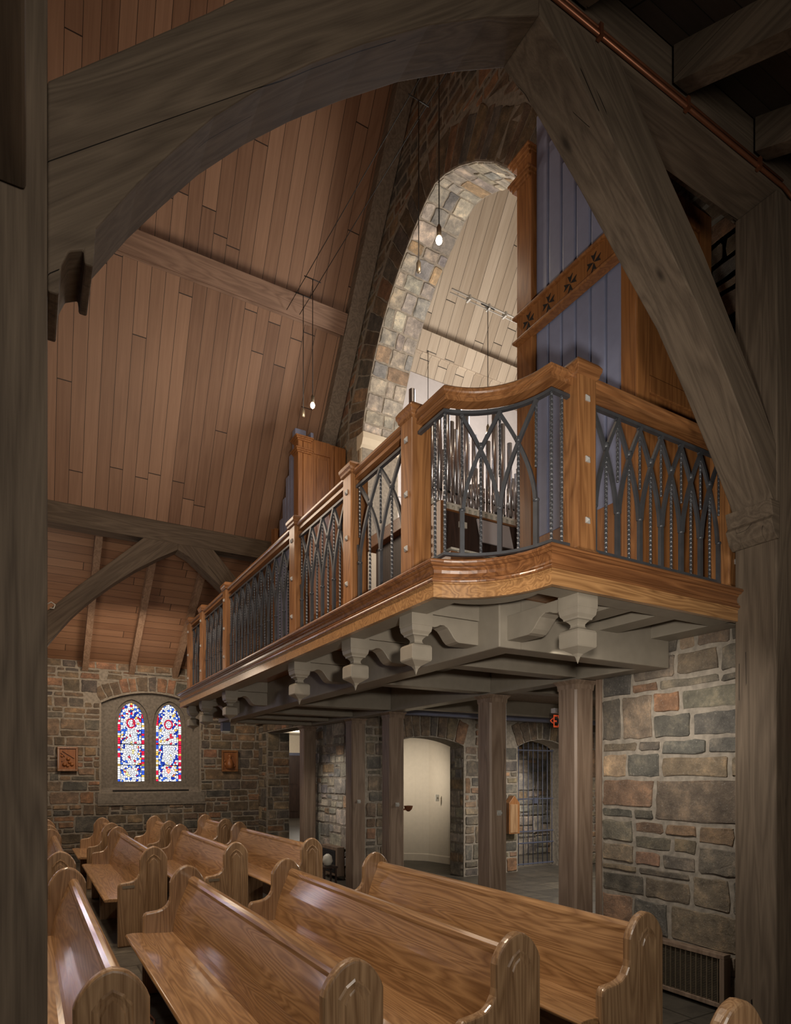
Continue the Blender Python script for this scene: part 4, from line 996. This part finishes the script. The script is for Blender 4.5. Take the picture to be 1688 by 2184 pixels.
# console with keyboards, stop knobs and music desk
cn = thing('organ_console', 'oak organ console with white keyboards, stop knobs and a music desk behind the curved railing', 'organ console', (0, 0, 0))
KY = 4.25
MB().box(2.95, 4.08, KY+.25, KY+.42, 2.76, 3.86).build('console_case', M['darkdoor'], cn)
MB().box(2.95, 4.08, KY-.05, KY+.3, 3.30, 3.40).build('key_bed', M['oak_x'], cn, bevel=.005)
for t_, (zz, dy) in enumerate(((3.405, 0), (3.47, .09))):
    kb = MB()
    for i in range(37): kb.box(3.05+i*.0265, 3.05+i*.0265+.0245, KY+dy, KY+dy+.14, zz, zz+.018)
    kb.build('keyboard', M['ivory'], cn)
    kb = MB()
    for i in range(37):
        if i % 7 in (0, 1, 3, 4, 5): kb.box(3.066+i*.0265, 3.080+i*.0265, KY+dy+.05, KY+dy+.14, zz+.018, zz+.028)
    kb.build('sharp_keys', M['black'], cn)
MB().add([(3.42, KY+.16, 3.62), (3.78, KY+.16, 3.62), (3.78, KY+.22, 3.84), (3.42, KY+.22, 3.84), (3.42, KY+.175, 3.62), (3.78, KY+.175, 3.62), (3.78, KY+.235, 3.84), (3.42, KY+.235, 3.84)],
         [(0, 1, 2, 3), (4, 5, 6, 7), (0, 1, 5, 4), (1, 2, 6, 5), (2, 3, 7, 6), (3, 0, 4, 7)]).build('music_desk', M['shade'], cn)
MB().box(3.24, 3.32, KY+.235, KY+.25, 3.74, 3.79).build('label_card', M['ivory'], cn)
kn = MB()
for c_ in range(2):
    for i in range(10): kn.tube([(2.95-.0, KY+.28+.07*c_, 3.02+i*.075), (2.915, KY+.28+.07*c_, 3.02+i*.075)], .017, 8)
kn.build('stop_knobs', M['tin'], cn)
MB().box(2.95, 2.99, KY+.1, KY+.42, 2.76, 3.86).build('jamb_panel', M['oak_z'], cn)
# bench
bn = thing('organ_bench', 'low oak organ bench behind the curved railing, near the keyboards', 'bench', (0, 0, 0))
MB().box(2.55, 3.22, 3.78, 4.04, 3.10, 3.14).build('bench_top', M['oak_x'], bn, bevel=.006)
for x in (2.6, 3.14): MB().box(x, x+.04, 3.80, 4.02, 2.757, 3.10).build('bench_leg', M['oak_z'], bn, bevel=.005)
MB().box(2.64, 3.14, 3.90, 3.93, 2.80, 2.95).build('bench_rail', M['oak_x'], bn)
# cabinet behind far part of railing (organ lower case)
lc = thing('organ_cabinet', 'low oak panelled cabinet behind the widest side railing panel', 'cabinet', (0, 0, 0))
MB().box(3.34, 4.05, 6.55, 8.05, 2.76, 3.75).build('cabinet_body', M['case_z'], lc, bevel=.006)
cp = MB()
for k in range(3): cp.box(3.325, 3.34, 6.63+k*.48, 7.03+k*.48, 2.86, 3.65)
cp.build('cabinet_panel', M['case_z'], lc, bevel=.006)

# ================================================================== HANGING LIGHTS
cab = MB()
for dx in (0, .18):
    cab.tube([(3.0+dx, 8.06, 7.78), (3.0+dx, 4.05, 7.72)], .0045, 5)
cb_ = tag(cab.build('light_cable', M['black']), 'pair of thin taut cables crossing the nave above the pendants', 'cable')
def pendant(x, y, zt, zb, lit, label):
    r = thing('pendant_light', label, 'pendant light', (x, y, zb), 'bare bulb pendants on long wires')
    MB().tube([(0, 0, .07), (0, 0, zt-zb)], .0055, 6).build('wire', M['black'], r)
    MB().tube([(-.11, 0, zt-zb), (.11, 0, zt-zb)], .006, 6).build('cross_bar', M['black'], r)
    MB().lathe((0, 0), [(.006, .085), (.012, .08), (.012, .065), (.021, .06), (.021, -.02), (.018, -.022)], 12).build('socket', M['brass'], r)
    if lit:
        MB().lathe((0, 0), [(.010, -.015), (.024, -.035), (.028, -.055), (.022, -.075), (.008, -.088), (.001, -.09)], 14).build('bulb', M['bulb'], r)
        lamp('bulb_light', 'POINT', (x, y, zb-.13), 9, WARM, None, .03)
    else: MB().lathe((0, 0), [(.016, -.018), (.016, -.026), (.001, -.027)], 12).build('lens', M['brass'], r)
    return r
pendant(3.09, 7.70, 7.77, 6.23, False, 'steel capsule pendant hanging just above the far organ case')
pendant(3.09, 7.39, 7.77, 6.25, True, 'small glowing bulb pendant in front of the plank ceiling, above the far organ case')
pendant(3.09, 4.91, 7.73, 6.19, False, 'steel capsule pendant hanging before the stone arch, left one')
pendant(3.09, 4.58, 7.73, 6.27, True, 'glowing bulb pendant before the lit stone arch, right one')
pendant(5.30, 6.70, 7.80, 6.16, True, 'glowing bulb pendant seen above the metal organ pipes inside the chamber')
pendant(5.20, 8.00, 8.20, 6.35, False, 'pendant on a thin wire inside the organ chamber left of the rod')
rd = MB(); rd.tube([(4.72, 6.70, 7.82), (8.6, 6.70, 7.82)], .011, 8); rd.tube([(4.72, 6.74, 7.80), (8.6, 6.74, 7.80)], .007, 6)
rdo = tag(rd.build('light_rod', M['steel']), 'thin steel rod spanning the organ chamber under its brightly lit ceiling', 'rod')
for x in (5.0, 5.32, 5.6, 6.2): MB().box(x-.012, x+.012, 6.68, 6.76, 7.78, 7.84).build('rod_clamp', M['steel'], rdo)

# ================================================================== COLUMNS UNDER THE BALCONY
cpos = [(3.78, 'fifth column from the left, standing against the stone wall'), (4.89, 'fourth column from the left, right of the white passage arch'), (6.87, 'third column from the left, at the left edge of the pale passage'), (7.93, 'second column from the left, before the stone pier'), (9.68, 'first column from the left under the far balcony end')]
for i, (y, lb) in enumerate(cpos):
    r = thing('timber_column', 'square brown timber ' + lb, 'column', (4.005, y+.105, 0), 'timber columns under the balcony')
    MB().lathe((0, 0), [(.105, 0), (.105, 2.30), (.105, 2.36)], 4, math.pi/4, smooth=False).build('shaft', M['col_z'], r, bevel=.016, seg=1)
    MB().lathe((0, 0), [(.104, 2.30), (.108, 2.345), (.130, 2.372), (.130, 2.381)], 4, math.pi/4, smooth=False).build('flared_top', M['col_z'], r, bevel=.003)
    if i in (1, 2, 3):
        b = MB(); b.box(-.025, .025, -.112, -.105, 1.20, 1.25); b.box(-.022, .022, -.128, -.112, 1.215, 1.235)
        b.build('hook_plate', M['steel'], r)
struct(MB().box(4.10, 4.20, 3.70, 3.76, 0, 2.6).build('trim_4', M['col_z'], bevel=.01))

# ================================================================== NARTHEX OBJECTS
# iron gate
g = thing('iron_gate', 'tall barred iron gate in the right stone arch', 'gate', (0, 0, 0))
gy = 8.38
def gtop(x):
    for i in range(len(a2)-1):
        if a2[i][0] <= x <= a2[i+1][0]: return a2[i][1]+(a2[i+1][1]-a2[i][1])*(x-a2[i][0])/(a2[i+1][0]-a2[i][0])
    return 2.06
for i in range(10):
    x = 7.07+i*.11; MB().tube([(x, gy, .04), (x, gy, gtop(x)-.03)], .0085, 8).build('bar', M['bluedark'], g)
for z in (.06, .42, .62, 1.18, 2.02):
    MB().box(7.04, 8.09, gy-.012, gy+.012, z-.010, z+.010).build('rail', M['bluedark'], g)
MB().box(7.62, 7.70, gy-.03, gy+.02, 1.10, 1.20).build('latch', M['bluedark'], g)
# wooden pointed cupboard on the pier
o = thing('alms_box', 'small oak wall cupboard with a pointed top beside the iron gate', 'cupboard', (6.84, 8.02, .64))
MB().prism([(-.11, 0), (.11, 0), (.11, .50), (0, .62), (-.11, .50)], 'Y', -.06, .06).build('body', M['oak_z'], o, bevel=.004)
MB().box(-.09, .065, -.068, -.06, .02, .48).build('door', M['pew_z'], o, bevel=.003)
# white radiator behind the gate
rdt = thing('radiator', 'small white radiator on the floor behind the iron gate', 'radiator', (7.25, 8.9, 0))
for i in range(6): MB().box(-.13+i*.045, -.10+i*.045, -.04, .04, .12, .56).build('fin', M['ivory'], rdt, bevel=.006)
MB().box(-.14, .15, -.03, .03, 0, .12).build('base', M['ivory'], rdt)
# switches
for (x, y, z, lb) in ((6.45+.62, 8.60, 1.47, 'white switch plate on the stones behind the gate bars'),):
    s_ = thing('switch_plate', lb, 'switch', (7.25, 9.67, 1.50)); MB().box(-.05, .05, -.012, 0, -.08, .08).build('plate', M['ivory'], s_, bevel=.003); MB().box(-.012, .012, -.02, -.012, -.02, .02).build('toggle', M['ivory'], s_)
s_ = thing('outlet_plate', 'cream switch plate on the pale curved wall beside the stone pier', 'switch', (6.40, 9.55, 1.18))
MB().box(-.04, .04, -.012, 0, -.06, .06).build('plate', M['ivory'], s_, bevel=.003); MB().box(-.01, .01, -.018, -.012, -.015, .015).build('toggle', M['brass'], s_)
# holy water bowl
hb = thing('holy_water_bowl', 'small copper bowl on a bracket at the right of the third column', 'bowl', (4.20, 6.92, 1.20))
MB().lathe((0, 0), [(.001, -.07), (.02, -.065), (.045, -.04), (.058, 0), (.060, .004), (.054, .004), (.04, -.03), (.001, -.05)], 20).build('bowl', M['copper'], hb)
MB().box(-.10, -.04, -.01, .01, -.05, -.03).build('bracket', M['copper'], hb)
# kneeler bench + black box with white cards
kb = thing('small_bench', 'low brown wooden bench seen just above the nearest pew back by the pale passage', 'bench', (4.75, 7.35, 0))
MB().box(-.17, .17, -.1, .1, .17, .20).build('bench_top', M['oak_x'], kb)
for sx in (-.13, .13): MB().box(sx-.015, sx+.015, -.08, .08, 0, .17).build('bench_leg', M['oak_z'], kb)
bb = thing('leaflet_box', 'small black box with white leaflets behind the nearest pew back', 'box', (4.72, 6.62, 0))
MB().box(-.10, .10, -.08, .08, 0, .17).build('box', M['black'], bb)
for dx in (-.03, .03): MB().box(dx-.02, dx+.02, -.03, -.025, .10, .235).build('leaflet', M['ivory'], bb)
tb = tag(MB().box(4.62, 4.82, 6.5, 6.7, 0, .005).build('floor_mat', M['black']), 'thin black mat under the leaflet box', 'mat')
# heater / grille box
h_ = thing('floor_heater', 'dark grille box with a wooden frame at the foot of the strongly lit stone pier', 'heater', (4.10, 9.05, 0))
MB().box(-.05, .08, -.30, .30, .06, .50).build('frame', M['col_z'], h_, bevel=.006)
gr = MB().box(-.056, -.05, -.25, .25, .11, .45); gr.build('grille', M['gap_shade'], h_)
gs = MB()
for k in range(16): gs.box(-.060, -.055, -.24, .24, .12+k*.0205, .127+k*.0205)
gs.build('grille_slats', M['iron'], h_)
w_ = tag(MB().lathe((3.72, 8.35), [(.001, .30), (.05, .31), (.075, .37), (.06, .44), (.02, .47), (.001, .47)], 12).build('folded_cloth', M['ivory']), 'white cloth bundle behind the pew end by the first column', 'cloth')
ws = thing('side_stool', 'dark stool behind the pew end, under the white cloth bundle', 'stool', (3.72, 8.35, 0))
MB().box(-.11, .11, -.11, .11, .27, .30).build('seat', M['darkdoor'], ws)
for a, b in ((-1, -1), (-1, 1), (1, -1), (1, 1)): MB().box(a*.09-.012, a*.09+.012, b*.09-.012, b*.09+.012, 0, .27).build('leg', M['darkdoor'], ws)
# large floor grille on the right stone wall
g2 = thing('wall_grille', 'long dark metal mesh grille at the foot of the right stone wall', 'grille', (0, 0, 0))
fm = MB(); y0, y1, z0, z1, xf = 2.58, 3.62, .03, .39, 4.03
fm.box(xf, 4.105, y0, y1, z1-.03, z1); fm.box(xf, 4.105, y0, y1, z0, z0+.03); fm.box(xf, 4.105, y0, y0+.035, z0+.03, z1-.03); fm.box(xf, 4.105, y1-.035, y1, z0+.03, z1-.03)
fm.build('frame', M['col_z'], g2, bevel=.003)
MB().box(4.07, 4.10, y0+.03, y1-.03, z0+.03, z1-.03).build('recess', M['gap_shade'], g2)
gm_ = MB()
for k in range(24): gm_.box(4.040, 4.048, y0+.05+k*.0405, y0+.056+k*.0405, z0+.03, z1-.03)
for k in range(26): gm_.box(4.048, 4.053, y0+.035, y1-.035, z0+.036+k*.0115, z0+.040+k*.0115)
gm_.build('mesh', M['brass'], g2)
# EXIT sign
ex = thing('exit_sign', 'clear hanging exit sign with red letters half hidden behind the fifth column', 'exit sign', (5.115, 5.2, 2.19))
MB().box(-.10, .20, -.03, .03, .085, .14).build('lamp_housing', M['shade'], ex, bevel=.004)
MB().box(.04, .06, -.01, .01, .14, .45).build('hanger', M['bluedark'], ex)
MB().box(-.15, .21, -.004, .004, -.085, .085).build('panel', M['clear'], ex)
for body, size, x in (('<', .13, -.148), ('EXIT', .20, -.105)):
    fc = bpy.data.curves.new('exit_text', 'FONT'); fc.body = body; fc.size = size; fc.extrude = .002
    fo = bpy.data.objects.new('tmp', fc); COL.objects.link(fo)
    dg = bpy.context.evaluated_depsgraph_get(); me = bpy.data.meshes.new_from_object(fo.evaluated_get(dg)); COL.objects.unlink(fo)
    me.materials.clear(); me.materials.append(M['red'])
    lo = bpy.data.objects.new('lettering', me); COL.objects.link(lo); lo.parent = ex; lo.location = (x, -.008, -.07 if size > .15 else -.045); lo.rotation_euler = (math.pi/2, 0, 0); lo.scale = (.62, 1, 1)
# little fixture hanging from the far beam
fx = thing('ceiling_fixture', 'small boxy fixture under the far end of the balcony beam', 'fixture', (2.59, 9.56, 2.38))
MB().box(-.06, .06, -.06, .06, -.13, 0).build('housing', M['bluedark'], fx, bevel=.004); MB().lathe((0, 0), [(.055, -.13), (.05, -.15), (.01, -.175), (.001, -.18)], 4, math.pi/4, smooth=False).build('lens', M['ivory'], fx)

# ================================================================== CARVED PLAQUES
def plaque(x, z, w_, h, label, seed):
    r = thing('carved_plaque', label, 'plaque', (x, FW-.03, z), 'carved wooden plaques on the far stone wall')
    f = MB(); t_ = .035
    f.box(-w_/2, w_/2, -.045, .0, h/2-t_, h/2); f.box(-w_/2, w_/2, -.045, 0, -h/2, -h/2+t_); f.box(-w_/2, -w_/2+t_, -.045, 0, -h/2+t_, h/2-t_); f.box(w_/2-t_, w_/2, -.045, 0, -h/2+t_, h/2-t_)
    f.build('frame', M['oak_z'], r, bevel=.006)
    MB().box(-w_/2+t_, w_/2-t_, -.02, .01, -h/2+t_, h/2-t_).build('panel', M['carve'], r)
    b = MB(); rg = random.Random(seed)
    if seed == 1:
        b.bar([(-.08, -.03, .15), (.11, -.03, .02)], .02, .02, (0, 1, 0)); b.bar([(-.10, -.03, .12), (-.03, -.03, .04), (-.09, -.03, -.04)], .025, .02, (0, 1, 0))
        for (px, pz, rr) in ((.01, .0, .035), (-.05, -.10, .04), (.03, -.06, .03), (-.09, .05, .025), (.07, -.10, .035), (0, -.12, .03)): b.lathe((px, -.02), [(rr*.2, pz-rr), (rr*.8, pz-rr*.5), (rr, pz), (rr*.8, pz+rr*.5), (rr*.2, pz+rr)], 10)
    else:
        b.lathe((0, -.02), [(.09, -.15), (.075, -.05), (.05, .02), (.02, .05), (.035, .07), (.035, .11), (.01, .14)], 12)
        b.tube([(.06*math.cos(q), -.02, .09+.06*math.sin(q)) for q in [i*math.pi/8 for i in range(17)]], .006, 6)
        for (px, pz, rr) in ((-.09, -.07, .03), (.09, -.10, .03), (-.10, .0, .022)): b.lathe((px, -.02), [(rr*.2, pz-rr*1.6), (rr, pz), (rr*.2, pz+rr*1.6)], 8)
    b.build('relief', M['carve'], r)
plaque(.646, 1.88, .33, .44, 'carved wooden plaque on the stone wall, left of the stained glass window', 1)
plaque(3.57, 1.875, .33, .43, 'carved wooden plaque on the stone wall, right of the window below the balcony end', 2)

# ================================================================== PEWS
def end_profile():
    p = [(-.315, 0), (-.315, .555), (-.308, .580), (-.290, .594), (-.215, .602), (-.180, .612), (-.150, .635), (-.131, .668), (-.125, .70), (-.125, .800)]
    for i in range(1, 8):
        t_ = i/8; p.append((-.125+.125*(t_**1.25), .800+.12*math.sin(t_*math.pi/2)**.95))
    p.append((0, .922))
    for i in range(7, 0, -1):
        t_ = i/8; p.append((.125-.125*(t_**1.25), .800+.12*math.sin(t_*math.pi/2)**.95))
    return p+[(.125, .800), (.125, 0)]
def panel_profile(g):
    w_ = .048+g; return [(-w_, .05-g), (w_, .05-g), (w_, .775+g*.6), (w_*.55, .808+g), (0, .826+g*1.3), (-w_*.55, .808+g), (-w_, .775+g*.6)]
def seat_profile():
    tp = [(-.425, .425), (-.430, .440), (-.422, .452), (-.38, .456), (-.30, .450), (-.20, .440), (-.13, .436), (-.085, .438)]
    return tp+[(-.085, .410), (-.13, .408), (-.20, .412), (-.30, .420), (-.38, .424)]
def back_profile():
    fr = [(-.105, .436), (-.098, .50), (-.078, .58), (-.050, .66), (-.020, .73), (.004, .785), (.006, .805), (.014, .822), (.030, .835), (.050, .838), (.066, .828), (.070, .81), (.062, .795), (.045, .785)]
    return fr+[(.016, .72), (-.016, .65), (-.046, .57), (-.066, .49), (-.072, .40), (-.11, .40)]
def make_pew(L):
    r = thing('pew', 'oak pew', 'pew', (0, 0, 0)); T = .05
    for k, (y0, y1) in enumerate(((0, T), (L-T, L))):
        e = MB().prism(end_profile(), 'Y', y0, y1).build('pew_end', M['pew_z'], r, bevel=.014, seg=3)
        if k == 0:
            # recessed arch panel outlined by two fine ridges
            q = MB(); a, b = panel_profile(.0), panel_profile(.012); c_ = panel_profile(.02)
            n = len(a)
            q.add([(x, -.0005, z) for x, z in c_]+[(x, -.005, z) for x, z in b]+[(x, -.001, z) for x, z in a]+[(x*.86, -.001, .05+(z-.05)*.985) for x, z in a]+[(x*.78, -.006, .055+(z-.05)*.968) for x, z in a],
                  [(i+m_*n, (i+1) % n+m_*n, (i+1) % n+(m_+1)*n, i+(m_+1)*n) for m_ in range(4) for i in range(n)]+[tuple(range(4*n, 5*n))])
            q.build('arched_panel', M['pew_z'], e)
    MB().prism(seat_profile(), 'Y', T*.5, L-T*.5).build('seat', M['pew_y'], r, bevel=.004)
    bk = MB(); n = len(back_profile()); bk.prism(back_profile(), 'Y', T, L-T); bk.build('backrest', M['pew_y'], r, bevel=.003)
    for y in ([L/2] if L > 2 else []):
        MB().prism([(-.34, 0), (-.34, .36), (-.36, .42), (-.10, .41), (-.10, 0)], 'Y', y-.02, y+.02).build('seat_support', M['pew_z'], r)
    MB().box(-.05, -.02, T, L-T, .10, .24).build('stretcher', M['pew_y'], r)
    return r
rowsx = [.262, 1.045, 1.832, 2.655]
rown = ['left row beside the post', 'second row from the left', 'third row from the left', 'right row nearest the balcony columns']
blocks = [(2.10, 4.96, ['%s']), (6.36, 9.10, []), (9.80, 11.12, [])]
bn_ = ['long oak pew in the nearest block, ', 'oak pew in the middle block, ', 'short oak pew in the far block, ']
protos = [make_pew(b-a) for a, b, _ in blocks]
for bi, (a, b, _) in enumerate(blocks):
    for ri, x in enumerate(rowsx):
        p = protos[bi] if ri == 0 else copy_tree(protos[bi])
        y = a+(.32 if (bi == 0 and ri == 0) else 0)
        p.location = (x, y, 0); p.name = 'pew'
        tag(p, bn_[bi]+rown[ri], 'pew', 'oak pews in the nave')
        if bi == 1 and ri in (1, 2):
            pt = MB().box(-.275, -.17, -.004, .001, .545, .570).build('number_plate', M['brass'], p)
p = copy_tree(protos[2]); p.location = (1.86, 1.18-1.32, 0); tag(p, 'oak pew end rising at the bottom right corner of the view', 'pew', 'oak pews in the nave')
# orange cable on the floor between pews
tag(MB().tube([(.58, 3.9, .012), (.66, 4.05, .012), (.72, 4.35, .012), (.68, 4.7, .012), (.74, 5.1, .012)], .008, 6).build('floor_cable', M['copper']), 'thin orange cable on the slate floor between the two left pews', 'cable')
